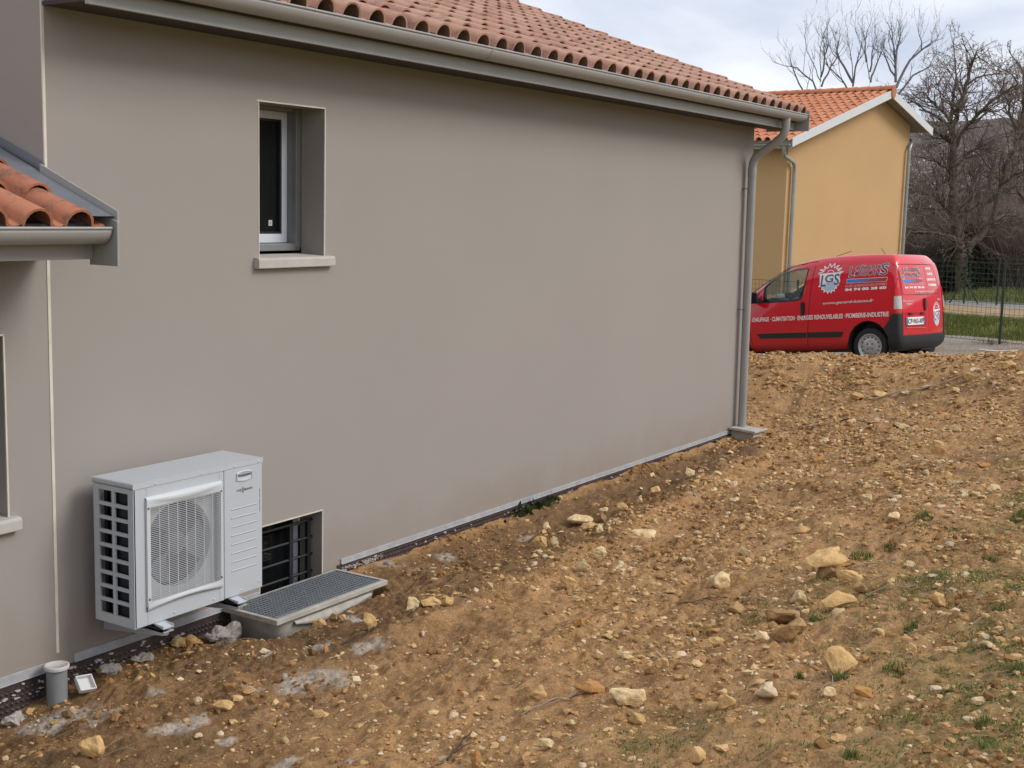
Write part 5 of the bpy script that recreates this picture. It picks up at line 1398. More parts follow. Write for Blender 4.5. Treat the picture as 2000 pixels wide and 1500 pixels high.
for i, (x, y, w, h, kd, fl_, lab) in enumerate(STONES):
    if y > -.04 and x < 14.9: continue
    put_rock(x, y, w, h, kd, fl_, lab, i)
# the slab propped on the block, and mortar lumps at the wall foot
m = rock_mesh('stone', .33, .30, .060, 901, 3, 13, .05); m.materials.append(M_ST[0]); o = link('stone', m); o.location = (7.70, -3.60, G(7.70,-3.60)+.150); o.rotation_euler = (R(4), R(-13), R(-50)); tag(o, 'large flat buff slab propped on a brown block near a grass tuft', 'stone')
for (x, y, w, h, lab, sd) in ((4.98,-.12,.17,.10,'grey mortar lump lying at the wall foot right of the pipe stub',1), (5.62,-.09,.26,.06,'flat tan stone leaning on the membrane under the heat pump',2), (5.86,-.17,.30,.14,'whitish crumbled mortar heap beside the light well tub',3), (4.33,-.10,.17,.08,'whitish mortar lump at the lower left corner of the wall',4), (5.25,-.09,.20,.05,'thin mortar shard against the membrane below the heat pump',5)):
    m = rock_mesh('mortar_lump' if sd != 2 else 'stone', w, w*.6, h, 950+sd, 4, 18, .10); m.materials.append(M_ST[5] if sd != 2 else M_ST[0]); o = link('mortar_lump' if sd != 2 else 'stone', m); o.location = (x, y, G(x,y)+h*.30); o.rotation_euler = (0, R(8), R(rnd.uniform(-20, 20))); tag(o, lab, 'mortar' if sd != 2 else 'stone')

# middling stones: individuals that share their label
base = [rock_mesh('small_stone', 1, rnd.uniform(.6, .85), rnd.uniform(.35, .6), 2000+i, 2, 12, .05) for i in range(14)]
variants = []
for i, m in enumerate(base):
    m.materials.append(M_ST[[0,1,0,4,3,0,1,0,4,0,1,0,3,2][i]]); variants.append(m)
def in_view(x):                                                      # the part of the bank this side of the far edge
    return -6.1+x*math.tan(R(10.2))-.25, (-.12 if x < 14.8 else .35+.52*(x-14.8))
LANDMARKS = [(q[0], q[1], q[6]) for q in STONES if len(q[6].split()) <= 10 and not (q[1] > -.04 and q[0] < 14.9)]
cnt = 0
while cnt < 216:
    x = 3.0+15.6*rnd.random()**1.15; lo, hi = in_view(x)
    if x < 5.5: hi = -.3
    y = lo+(hi-lo)*rnd.random()
    if 5.9 < x < 7.3 and y > -.62: continue
    rid = float(np.interp(x, [3,5,8,10,11.6,13.7,15,17], [1.5,1.36,1.42,1.3,1.12,.85,.6,.3]))
    on_ridge = math.exp(-((-y-rid-.02)/.16)**2) if 6 < x < 14 else 0
    p_ = .30+.9*on_ridge+.35*float(vnoise(np.array([x*.8]), np.array([y*.8]), 5)[0])
    if any((x-a)**2+(y-b_)**2 < r_*r_ for a, b_, r_ in SOFT): p_ *= .35
    if x < 6.6 and y > -2.3: p_ *= .45
    if rnd.random() > p_: continue
    s = (.046+.0030*x)*(1+.6*abs(rnd.gauss(0, .8)))
    o = bpy.data.objects.new('small_stone', variants[rnd.randrange(14)]); COL.objects.link(o)
    o.scale = (s, s*rnd.uniform(.8, 1.2), s*rnd.uniform(.8, 1.2)); o.location = (x, y, G(x,y)+s*.10); o.rotation_euler = (rnd.uniform(-.3,.3), rnd.uniform(-.3,.3), rnd.uniform(0,6.28))
    tone = ['tan', 'pale cream', 'tan', 'brown', 'orange', 'tan', 'pale cream', 'tan', 'brown', 'pale cream', 'tan', 'tan', 'orange', 'whitish'][variants.index(o.data)]
    near_ = min(LANDMARKS, key=lambda q: (q[0]-x)**2+(q[1]-y)**2)[2]
    tag(o, 'small %s stone near the %s' % (tone, near_), 'stone', 'small loose stones on the dirt bank'); cnt += 1

# gravel and clods too small to count: one object each
ICO_V = None
_b = bmesh.new(); bmesh.ops.create_icosphere(_b, subdivisions=1, radius=1); ICO_V = np.array([v.co[:] for v in _b.verts]); ICO_F = np.array([[v.index for v in f.verts] for f in _b.faces]); _b.free()
def scatter(N, size_fn, flatten, seed, sink, ymod=None, xr=(2.4, 18.6)):
    g_ = np.random.default_rng(seed)
    x = xr[0]+(xr[1]-xr[0])*g_.random(N*3)**1.25
    lo = -6.1+x*math.tan(R(10.2))-.35; hi = np.where(x < 14.8, -.03, .4+.55*(x-14.8)); y = lo+(hi-lo)*g_.random(N*3)
    ok = ~((x > 5.95) & (x < 7.22) & (y > -.54))
    cl = vnoise(x*1.7, y*1.7, seed)*.6+vnoise(x*6, y*6, seed+3)*.4
    keep = g_.random(N*3) < (.07+1.9*np.clip(cl-.32, 0, 1))
    if ymod is not None: keep &= g_.random(N*3) < ymod(x, y)
    idx = np.where(ok & keep)[0][:N]; x, y = x[idx], y[idx]; n = len(x)
    s = size_fn(g_, x)
    V = ICO_V[None]*(1+.40*(g_.random((n, 12, 1))-.5)*2)
    V = V*np.stack([np.ones(n), g_.uniform(.55, 1, n), g_.uniform(*flatten, n)], -1)[:, None, :]
    tx = g_.normal(0, .35, n); a = g_.random(n)*6.283
    c, s_ = np.cos(tx)[:, None], np.sin(tx)[:, None]; Y = V[..., 1]*c-V[..., 2]*s_; Zz = V[..., 1]*s_+V[..., 2]*c
    c, s_ = np.cos(a)[:, None], np.sin(a)[:, None]; X = V[..., 0]*c-Y*s_; Y = V[..., 0]*s_+Y*c
    P_ = np.stack([X, Y, Zz], -1)*s[:, None, None]+np.stack([x, y, hgt(x, y)+s*sink], -1)[:, None, :]
    F_ = ICO_F[None]+12*np.arange(n)[:, None, None]
    return P_.reshape(-1, 3), F_.reshape(-1, 3)
k = NT('gravel_stones'); ri = k.n('ShaderNodeNewGeometry').outputs['Random Per Island']; p = k.pos()
c = k.ramp(ri, [(0, (.31,.165,.065)), (.25, (.45,.265,.110)), (.6, (.55,.35,.16)), (.85, (.63,.45,.235)), (.95, (.68,.54,.37)), (1, (.46,.38,.28))])
c = k.mix(k.math('MULTIPLY', k.framp(k.noise(90, 4, .7, p), .5, .3), .5), c, (.15,.09,.045)); k.bump(k.noise(260, 3, .7, p), .5, .004)
M_PEB = k.fin(c, .95, 0, .2)
soft = lambda x, y: 1-.75*np.max([np.exp(-((x-a)**2+(y-b_)**2)/(r_*r_)) for a, b_, r_ in SOFT], axis=0)*1.0
trough = lambda x, y: soft(x, y)*(1-.75*((y > -.95) & (x > 6.8) & (x < 14)))*(1-.58*sstep(2.9, 1.5, -y)*(1-sstep(6.2, 7.6, x)))
PV, PF = scatter(23000, lambda g_, x: np.clip((.0040+.00042*x)*g_.random(len(x))**-.47, 0, .027+.0007*x), (.28, .7), 5, .10, trough)
link('gravel', np_mesh('gravel', PV, PF, False), M_PEB, kind='stuff')
k = NT('soil_clods'); ri = k.n('ShaderNodeNewGeometry').outputs['Random Per Island']; p = k.pos()
c = k.mix(k.framp(k.noise(40, 5, .7, p), .35, .7), (.24,.125,.05), (.40,.225,.095)); hv = k.n('ShaderNodeHueSaturation'); k.set(hv.inputs['Color'], c); k.set(hv.inputs['Value'], k.math('ADD', .65, k.math('MULTIPLY', ri, .6)))
k.bump(k.noise(160, 4, .7, p), .9, .006)
M_CLOD = k.fin(hv.outputs[0], .97, 0, .15)
PV, PF = scatter(9000, lambda g_, x: np.clip((.006+.0005*x)*g_.random(len(x))**-.36, 0, .036), (.5, .95), 9, .10, lambda x, y: sstep(.42, .72, vnoise(x*1.4+50, y*1.4, 8)))
link('soil_clods', np_mesh('soil_clods', PV, PF, False), M_CLOD, kind='stuff')
PV, PF = scatter(2600, lambda g_, x: .006*g_.random(len(x))**-.45, (.5, .9), 19, .15, lambda x, y: np.max([np.exp(-((x-a)**2+(y-b_)**2)/(r_*.8)**2) for a, b_, r_ in DUST[:12] if b_ < -.03], axis=0))
link('mortar_crumbs', np_mesh('mortar_crumbs', PV, PF, False), M_ST[5], kind='stuff')
# grey chippings spilt from the drive over the crest
g_ = np.random.default_rng(3); n = 5200
x = g_.uniform(16.6, 19.3, n); y = g_.uniform(-4, 2.6, n); s = .012*g_.random(n)**-.35; kp = vnoise(x*1.2, y*1.2, 4) > .42+.16*(18.4-x); x, y, s = x[kp], y[kp], np.clip(s[kp], 0, .04); n = len(x)
V = ICO_V[None]*(1+.28*(g_.random((n,12,1))-.5)*2)*np.array([1,.8,.6])*s[:,None,None]+np.stack([x, y, hgt(x, y)+.2*s], -1)[:,None,:]
link('crest_chippings', np_mesh('crest_chippings', V.reshape(-1,3), (ICO_F[None]+12*np.arange(n)[:,None,None]).reshape(-1,3), False), M_PEB, kind='stuff')

# ================================================================== twigs, straw, weeds
M_TWIG = simple('dry_twig', (.32,.25,.17), .85, 0, .25, 12); M_TWIGD = simple('dark_twig', (.055,.038,.030), .85, 0, .25, 12)
def twig(x, y, length, ang, r, mat, label, forks=2, seed=0, lift=.02):
    q = random.Random(seed); b = MB()
    def branch(px, py, a, L, r0, dep):
        pts = []; n = 6
        for i in range(n+1):
            pts.append((px, py, G(px, py)+lift*(.4+.6*math.sin(math.pi*i/n))+r0)); a += q.gauss(0, .16); px += math.cos(a)*L/n; py += math.sin(a)*L/n
        b.tube(pts, [r0*(1-.6*i/n) for i in range(n+1)], 5)
        if dep:
            for _ in range(dep):
                j = q.randrange(1, n); branch(pts[j][0], pts[j][1], a+q.choice((-1,1))*q.uniform(.4, .9), L*.5, r0*.6, 0)
    branch(x, y, ang, length, r, forks)
    o = base_origin(b.build('twig', mat)); tag(o, label, 'twig'); return o
TWIGS = [(5.868,-1.175,.30,-.35,.006,1,'forked dark twig below the light well near the ringed block'),(16.30,-1.25,1.15,-1.1,.014,0,'long pale stick lying beside the long stone on the far soil'),
 (7.85,-3.70,.32,-.3,.005,0,'bleached twig arching under the propped slab'),(7.20,-3.98,.30,-.9,.005,0,'branched dry twig in front of the thick tan stone'),
 (5.75,-4.23,.34,-2.6,.005,0,'pale dry root lying left of the large buff stone'),(5.20,-3.15,.60,-.75,.004,0,'long thin straw trailing right of the notched cream stone'),
 (4.95,-3.05,.30,-.5,.005,0,'tangle of dry roots below the notched cream stone'),(15.385,-.614,.75,-1.25,.009,0,'bent dry stick on the soil past the drain box'),
 (15.50,-1.10,.55,-1.9,.010,1,'short dark stick crossing the bent one past the drain box'),(4.42,-3.0,.20,.4,.006,1,'small black twig at the bottom of the foreground'),
 (7.3,-2.75,.32,-1.2,.004,1,'thin dark root on smooth soil beside the orange stone'),(23.9,-.85,1.0,-1.3,.018,0,'whitish broken branch on the gravel near the fence post')]
for i, (x, y, L, a, r, dk, lab) in enumerate(TWIGS):
    if x > 20:
        b = MB(); z = float(drive_z(np.array([x]), np.array([y]))[0])+.04
        b.tube([(x,y,z+.04),(x+.1,y-.3,z+.02),(x+.2,y-.62,z+.05),(x+.25,y-.95,z+.02)], [.016,.022,.018,.008], 6); b.tube([(x+.15,y-.5,z+.03),(x+.1,y-.52,z+.24)], [.014,.006], 5)
        o = base_origin(b.build('branch', simple('bleached_wood', (.55,.52,.48), .8))); tag(o, lab, 'branch'); continue
    twig(x, y, L, a, r, M_TWIGD if dk else M_TWIG, lab, 2 if L < .5 else 1, i+3)
# straw
q = MB()
for i in range(700):
    x = 3.2+11*rnd.random()**1.4; lo, hi = in_view(x); y = lo+(hi-lo)*rnd.random()**1.5
    if 5.9 < x < 7.25 and y > -.6: continue
    L = rnd.uniform(.05, .19); a = rnd.uniform(0, 6.28); w = .0011+.00012*x; pts = []
    for j in range(4):
        xx, yy = x+math.cos(a)*L*j/3, y+math.sin(a)*L*j/3; a += rnd.gauss(0, .25); pts.append((xx, yy, G(xx, yy)+.006+rnd.random()*.014))
    q.tube(pts, w, 3, False)
q.build('straw', M_TWIG, kind='stuff')
# grass: blades as thin bent triangles
def blade_mesh(name, spots, hmin, hmax, wid, seed, lean=.5):
    g_ = np.random.default_rng(seed); n = len(spots); S = np.array(spots)
    a = g_.random(n)*6.283; h = g_.uniform(hmin, hmax, n)*S[:, 3]; l = g_.uniform(.1, lean, n)*h; w = wid*g_.uniform(.6, 1.2, n)
    d = np.stack([np.cos(a), np.sin(a)], -1); pz_ = np.stack([-d[:,1], d[:,0]], -1)
    o = S[:, :2]; z = S[:, 2]
    def at(t, side): return np.concatenate([o+d*(l*t*t)[:,None]+pz_*(side*w*(1-t*.85))[:,None], (z+h*t*(1-.15*t))[:,None]], 1)
    V = np.stack([at(0,-1), at(0,1), at(.55,-1), at(.55,1), at(1,0)], 1)
    f1 = np.array([[0,1,3],[0,3,2],[2,3,4]]); F_ = f1[None]+5*np.arange(n)[:,None,None]
    return np_mesh(name, V.reshape(-1,3), F_.reshape(-1,3), True)
def grass_mat(name, a, b, c_):
    k = NT(name); r = k.n('ShaderNodeNewGeometry').outputs['Random Per Island']
    c = k.ramp(r, [(0, a), (.55, b), (1, c_)]); k.b.inputs['Roughness'].default_value = .7
    k.set(k.b.inputs['Base Color'], c); k.b.inputs['Specular IOR Level'].default_value = .25
    tl = k.n('ShaderNodeBsdfTranslucent'); k.set(tl.inputs[0], c); mx = k.n('ShaderNodeMixShader'); mx.inputs[0].default_value = .3
    k.t.links.new(k.b.outputs[0], mx.inputs[1]); k.t.links.new(tl.outputs[0], mx.inputs[2]); k.t.links.new(mx.outputs[0], k.out.inputs[0]); return k.m
M_GRASS = grass_mat('weed_green', (.075,.115,.026), (.150,.190,.045), (.32,.28,.12))
M_VERGE = grass_mat('verge_green', (.075,.105,.018), (.135,.165,.028), (.23,.205,.075))
TL = ['bright green grass tuft uphill of the propped slab','small grass sprig right of the bright green tuft','grey green weed clump on the open slope','weed tuft at the right edge of the picture, middle height','green sprout at the foot of the large buff stone','leafy weed right of the large buff stone','weed clump in the lower right corner area','low weed beyond the pointed tan stone','small weed by the flat orange tan stone','dark weed high at the right edge','tiny sprig between thick tan stone and sunken slab','small weed right of the small angular tan stone','weed uphill of the pointed tan stone','sprig left of the large buff stone','grass clump at the bottom right corner','sprig at the bottom edge below the low tan stone','thin grass sprig above the pointed tan stone','weed tuft at the right edge beside the angular stones']
for i, (x, y, r) in enumerate(TUFTS):
    n = int(60+900*r); sp_ = []
    for j in range(n):
        rr_ = r*math.sqrt(rnd.random())*1.1; a = rnd.random()*6.283; xx, yy = x+rr_*math.cos(a), y+rr_*math.sin(a)*.8; sp_.append((xx, yy, G(xx,yy)-.004, 1-.5*rr_/r))
    o = link('grass_tuft', blade_mesh('grass_tuft', sp_, .04, .045+r*.9, .0022+.0002*x, 40+i, .8), M_GRASS); base_origin(o); tag(o, TL[i], 'grass tuft')
g_ = np.random.default_rng(17); n = 260000
x = g_.uniform(3.8, 13.5, n); lo = -6.1+x*math.tan(R(10.2))-.25; y = lo+np.maximum(-3.1-lo, 0)*g_.random(n)
pr_ = np.clip(np.clip((-y-3.45)/1.7, 0, 1)+.85*fbm(x, y, 1.6, 4, 500)-.10, 0, 1)*np.clip(vnoise(x*9, y*9, 6)*2-.75, 0, 1)*(lo < -3.1)
i_ = np.where(g_.random(n) < pr_)[0][:34000]; x, y = x[i_], y[i_]
sp_ = np.stack([x, y, hgt(x, y)-.003, g_.uniform(.5, 1, len(x))], -1)
link('low_weeds', blade_mesh('low_weeds', sp_, .010, .034, .0036, 77, 1.6), M_GRASS, kind='stuff')
TREES = [
    {'base': (45.44, 4.57, 0.22), 'limbs': [([(45.44, 4.55, 0.12), (45.43, 4.58, 0.37), (45.49, 4.73, 1.55), (45.45, 4.89, 2.17), (45.45, 5.0, 2.8), (45.45, 5.09, 3.42), (45.5, 5.16, 4.18), (45.53, 5.23, 4.88), (45.58, 5.32, 5.74)], 0.25, 0.1, 16, 1.5, 3), ([(45.83, 5.38, 5.72), (45.79, 5.29, 6.06), (45.73, 5.2, 6.33), (45.77, 5.05, 6.95), (45.79, 4.95, 7.63), (45.72, 4.86, 7.86), (45.7, 4.75, 8.22)], 0.1, 0.03, 20, 1.3, 3), ([(45.83, 5.38, 5.72), (46.14, 5.53, 6.21), (46.53, 5.6, 6.85), (46.92, 5.63, 7.42), (47.24, 5.78, 7.98)], 0.08, 0.025, 18, 1.2, 3), ([(45.65, 4.56, 1.42), (45.81, 4.47, 1.8), (46.01, 4.28, 2.07), (46.36, 3.94, 2.64), (46.62, 3.83, 3.62), (46.83, 3.78, 4.49), (47.12, 3.55, 5.12), (47.28, 3.54, 5.79), (47.44, 3.47, 6.29)], 0.13, 0.06, 22, 1.6, 3), ([(45.55, 4.84, 1.93), (45.06, 4.97, 2.05), (44.44, 5.28, 2.17), (43.8, 5.61, 2.19), (43.2, 5.87, 2.24)], 0.09, 0.03, 14, 1.3, 3), ([(45.57, 5.0, 2.63), (45.5, 5.34, 3.07), (45.45, 5.62, 3.33), (45.4, 5.86, 3.5), (45.28, 6.23, 3.66)], 0.08, 0.03, 14, 1.3, 3), ([(45.58, 5.01, 2.71), (45.38, 5.34, 2.98), (44.97, 5.94, 3.02), (44.65, 6.4, 3.04)], 0.06, 0.02, 12, 1.2, 3), ([(45.67, 5.19, 4.02), (45.08, 5.27, 4.34), (44.4, 5.45, 4.55), (43.52, 5.94, 4.71)], 0.07, 0.025, 14, 1.3, 3), ([(45.75, 5.29, 4.89), (45.47, 5.29, 5.22), (45.07, 5.44, 5.4), (44.61, 5.68, 5.62)], 0.07, 0.025, 14, 1.2, 3), ([(45.75, 5.29, 4.89), (45.7, 5.09, 5.47), (45.64, 4.84, 5.84), (45.67, 4.47, 6.25), (45.71, 4.08, 6.68), (45.73, 3.67, 6.94), (45.71, 3.33, 7.17)], 0.09, 0.025, 26, 1.4, 3), ([(46.25, 5.11, 7.23), (46.58, 4.83, 7.5), (46.97, 4.42, 7.62), (47.21, 4.22, 7.75)], 0.04, 0.02, 12, 1.1, 3), ([(45.83, 5.43, 5.93), (45.71, 5.78, 6.36), (45.58, 6.11, 6.68), (45.48, 6.38, 6.96)], 0.06, 0.02, 18, 1.3, 3), ([(45.73, 5.19, 4.37), (46.15, 4.89, 4.91), (46.5, 4.61, 5.18), (46.82, 4.4, 5.46)], 0.06, 0.02, 14, 1.3, 3), ([(45.57, 4.95, 2.45), (46.0, 4.73, 3.16), (46.37, 4.62, 4.04), (46.67, 4.56, 4.58)], 0.07, 0.02, 14, 1.2, 3), ([(46.55, 3.78, 3.88), (46.5, 3.47, 4.15), (46.5, 3.07, 4.32), (46.49, 2.67, 4.41)], 0.06, 0.02, 12, 1.2, 3), ([(46.26, 3.92, 2.64), (47.25, 3.7, 2.84), (48.31, 3.31, 2.79)], 0.06, 0.03, 10, 1.2, 3)], 'seed': 1, 'spread': 1.0, 'up': 0.03, 'rt': 0.0075, 'dark': 1, 'label': 'big bare oak with mossy trunk and spreading limbs right of the yellow house', 'buds': 0.02, 'ivy': [((45.49, 4.5, 0.19), (45.59, 4.74, 1.76), 0.24, 900)]},
    {'base': (50.12, 3.16, 0.2), 'limbs': [([(50.01, 3.06, 0.27), (50.1, 3.22, 1.76), (50.12, 3.48, 3.25), (50.15, 3.69, 4.54), (50.23, 3.86, 6.02), (50.36, 3.86, 7.13)], 0.2, 0.08, 18, 1.5, 3), ([(50.29, 3.72, 4.55), (50.03, 4.04, 5.64), (49.73, 4.36, 6.55), (49.48, 4.54, 7.17)], 0.08, 0.03, 20, 1.4, 3), ([(50.34, 3.77, 5.11), (50.91, 3.54, 6.25), (51.45, 3.37, 7.4)], 0.08, 0.03, 14, 1.4, 3), ([(50.21, 3.5, 3.25), (50.44, 4.07, 3.8), (50.66, 4.6, 4.18)], 0.08, 0.03, 16, 1.4, 3)], 'seed': 2, 'spread': 1.0, 'up': 0.03, 'rt': 0.0075, 'dark': 1, 'label': 'second bare tree whose branches enter at the right edge', 'buds': 0.02},
    {'base': (49.05, 4.84, 0.2), 'limbs': [([(48.94, 4.74, 0.3), (48.93, 4.83, 1.34), (48.91, 4.93, 2.27), (48.93, 4.95, 3.2)], 0.22, 0.12, 6, 1.4, 3), ([(49.2, 4.98, 2.83), (49.68, 5.36, 3.77), (50.2, 5.63, 4.53)], 0.1, 0.04, 12, 1.3, 3), ([(49.22, 5.0, 3.02), (49.67, 4.91, 3.96), (50.15, 4.83, 5.1)], 0.1, 0.04, 12, 1.3, 3)], 'seed': 5, 'spread': 1.0, 'up': 0.03, 'rt': 0.0075, 'dark': 1, 'label': 'ivy covered dark trunk just right of the big oak', 'ivy': [((48.95, 4.7, 0.23), (49.14, 4.98, 2.46), 0.42, 2600)]},
    {'base': (58.53, 14.25, 0.2), 'limbs': [([(58.6, 14.31, 1.49), (58.85, 14.62, 5.52), (59.02, 14.85, 8.87)], 0.045, 0.006, 1, 1.15, 1), ([(59.38, 14.98, 8.86), (59.8, 15.19, 10.32), (60.21, 15.25, 11.17), (60.69, 15.16, 11.84)], 0.024, 0.006, 9, 1.15, 1), ([(59.38, 14.98, 8.86), (59.36, 15.31, 9.69), (59.25, 15.71, 10.28), (59.34, 15.83, 11.0), (59.61, 15.67, 11.65)], 0.024, 0.006, 9, 1.15, 1), ([(59.3, 14.87, 7.91), (59.19, 15.26, 8.9), (58.83, 15.96, 9.49), (58.57, 16.37, 9.57), (58.33, 16.73, 9.66)], 0.05, 0.006, 9, 1.15, 1), ([(59.23, 14.8, 7.2), (58.99, 15.93, 8.8), (59.1, 16.33, 9.72), (59.25, 16.56, 10.22)], 0.05, 0.006, 9, 1.15, 1), ([(59.42, 14.98, 9.1), (59.32, 14.78, 10.01), (59.16, 14.62, 10.68), (58.87, 14.65, 11.34)], 0.05, 0.006, 9, 1.15, 1), ([(59.39, 14.91, 8.62), (59.85, 14.69, 9.6), (60.22, 14.5, 10.1), (60.51, 14.56, 11.08)], 0.05, 0.006, 9, 1.15, 1)], 'seed': 11, 'spread': 0.5, 'up': 0.14, 'rt': 0.0055, 'dark': 0, 'label': 'leftmost pale bare poplar rising behind the tiled ridge', 'buds': 0.022, 'group': 'pale poplars behind the yellow house'},
    {'base': (59.36, 12.95, 0.2), 'limbs': [([(59.43, 13.02, 1.53), (59.73, 13.35, 5.56), (59.97, 13.61, 8.96)], 0.045, 0.006, 1, 1.15, 1), ([(60.21, 13.69, 8.9), (60.03, 13.75, 10.05), (59.72, 13.87, 10.6), (59.46, 13.86, 10.91)], 0.024, 0.006, 9, 1.15, 1), ([(60.11, 13.66, 8.18), (60.06, 14.15, 8.99), (59.86, 14.84, 9.65), (59.96, 15.0, 10.09)], 0.05, 0.006, 9, 1.15, 1), ([(60.2, 13.71, 8.9), (60.27, 14.4, 9.91), (60.52, 14.66, 10.38), (60.99, 14.73, 11.38)], 0.06, 0.006, 9, 1.15, 1), ([(60.18, 13.68, 8.66), (60.17, 13.57, 9.59), (60.15, 13.41, 10.28), (60.05, 13.31, 10.73)], 0.05, 0.006, 9, 1.15, 1)], 'seed': 12, 'spread': 0.5, 'up': 0.14, 'rt': 0.0055, 'dark': 0, 'label': 'low twiggy poplar behind the middle of the yellow ridge', 'buds': 0.022, 'group': 'pale poplars behind the yellow house'},
    {'base': (59.81, 12.25, 0.2), 'limbs': [([(59.88, 12.32, 1.55), (60.43, 12.74, 5.6), (60.92, 13.12, 9.13)], 0.045, 0.006, 1, 1.15, 1), ([(60.65, 13.03, 9.03), (60.55, 13.23, 9.94), (60.4, 13.47, 10.68), (60.2, 13.73, 11.23), (60.2, 13.76, 12.07)], 0.024, 0.006, 9, 1.15, 1), ([(60.65, 13.25, 9.86), (60.84, 13.4, 10.48), (61.1, 13.47, 11.09), (61.47, 13.4, 11.94)], 0.05, 0.006, 9, 1.15, 1), ([(60.65, 13.0, 8.92), (61.04, 12.88, 9.7), (61.34, 12.81, 10.25), (61.64, 12.74, 10.7)], 0.05, 0.006, 9, 1.15, 1), ([(60.7, 13.04, 9.39), (60.58, 12.94, 10.31), (60.42, 12.84, 10.98)], 0.045, 0.006, 9, 1.15, 1)], 'seed': 13, 'spread': 0.5, 'up': 0.14, 'rt': 0.0055, 'dark': 0, 'label': 'tallest pale poplar, its tip highest above the yellow ridge', 'buds': 0.022, 'group': 'pale poplars behind the yellow house'},
    {'base': (60.47, 11.22, 0.2), 'limbs': [([(60.54, 11.29, 1.58), (61.29, 11.77, 5.64), (61.97, 12.22, 9.09)], 0.045, 0.006, 1, 1.15, 1), ([(61.29, 12.01, 8.95), (61.57, 12.23, 10.39), (61.78, 12.55, 11.74)], 0.07, 0.006, 16, 1.15, 1), ([(61.35, 12.1, 9.66), (61.76, 12.11, 10.87), (62.07, 12.15, 11.62)], 0.05, 0.006, 14, 1.15, 1), ([(61.27, 11.97, 8.71), (61.9, 11.61, 9.98), (62.55, 11.06, 10.64), (63.01, 10.73, 11.01), (63.35, 10.62, 11.47)], 0.07, 0.006, 9, 1.15, 1), ([(61.26, 11.89, 8.35), (61.72, 11.32, 9.25), (62.13, 10.7, 9.73), (62.33, 10.47, 10.4)], 0.06, 0.006, 9, 1.15, 1), ([(62.1, 11.12, 10.45), (62.4, 11.29, 11.03), (62.65, 11.48, 11.47)], 0.04, 0.006, 8, 1.15, 1), ([(61.3, 12.05, 9.18), (61.52, 12.66, 10.17), (61.88, 12.95, 10.69)], 0.05, 0.006, 9, 1.15, 1)], 'seed': 14, 'spread': 0.5, 'up': 0.14, 'rt': 0.0055, 'dark': 0, 'label': 'pale poplar at the gable peak with a branch leaning right', 'buds': 0.022, 'group': 'pale poplars behind the yellow house'},
]
BLOS = (59.07, 7.58)
BUSHES = [(49.83, 7.14, 1.9, 2.6, 420, 'dark bare bush behind the van roof', 1), (51.28, 6.74, 2.0, 3.0, 420, 'dense dark bush left of the oak trunk', 1), (54.4, 5.59, 2.2, 3.2, 420, 'dark bush between ivy trunk and right edge', 1), (49.67, 3.68, 2.4, 4.2, 620, 'tall brown twiggy bush at the right edge', 0), (52.37, 3.19, 2.4, 4.0, 420, 'brown bush just past the right edge', 0), (58.88, 6.02, 2.4, 4.6, 480, 'tall pale brown bush behind the right-hand ones', 0), (56.65, 9.51, 2.2, 3.2, 380, 'brown bush beside the yellow house downpipe', 0), (60.3, 7.53, 2.6, 4.6, 480, 'brown bush seen through the oak limbs', 0), (60.57, 8.95, 2.4, 4.2, 420, 'brown bush behind the oak trunk', 0)]
SHRUBS = [(51.64, 7.11, 0.2, 0.9, 1.5, 1500, 'dark evergreen shrub left of the oak trunk behind the fence'), (49.28, 6.15, 0.2, 0.8, 1.0, 1000, 'low dark shrub at the left of the oak foot'), (53.62, 4.94, 0.2, 1.1, 1.5, 1500, 'dark evergreen shrub behind the right fence post'), (52.95, 4.13, 0.2, 1.2, 1.4, 1400, 'dark evergreen undergrowth at the right edge'), (52.77, 8.13, 0.2, 1.0, 1.4, 1300, 'dark shrub visible just above the van roof')]
ORANGE = (55.38, 5.91)
# ================================================================== BEYOND THE DRIVE: verge grass, fences, trees, bushes
def LZf(x, y): return float(far_z(np.array([x]), np.array([y]))[0])
g_ = np.random.default_rng(21); n = 60000
s_ = g_.uniform(26.0, 32.3, n); t_ = g_.uniform(-9, 4, n); x = s_*ca - t_*sa; y = s_*sa + t_*ca
ok = (y < 5.2-.0*x) & (g_.random(n) < .25+.9*vnoise(x*1.1, y*1.1, 2)); x, y = x[ok], y[ok]
S = np.stack([x, y, far_z(x, y)-.02, .6+.7*vnoise(x*.9, y*.9, 14)], -1)
link('verge_grass', blade_mesh('verge_grass', S, .08, .22, .010, 5, .7), M_VERGE, kind='stuff')
n = 14000; s_ = g_.uniform(40.4, 50, n); t_ = g_.uniform(-12, 6, n); x = s_*ca-t_*sa; y = s_*sa+t_*ca
S = np.stack([x, y, far_z(x, y)-.02, .6+.7*vnoise(x*.7, y*.7, 15)], -1)
link('meadow_grass', blade_mesh('meadow_grass', S, .10, .30, .018, 6, .7), M_GRASS, kind='stuff')
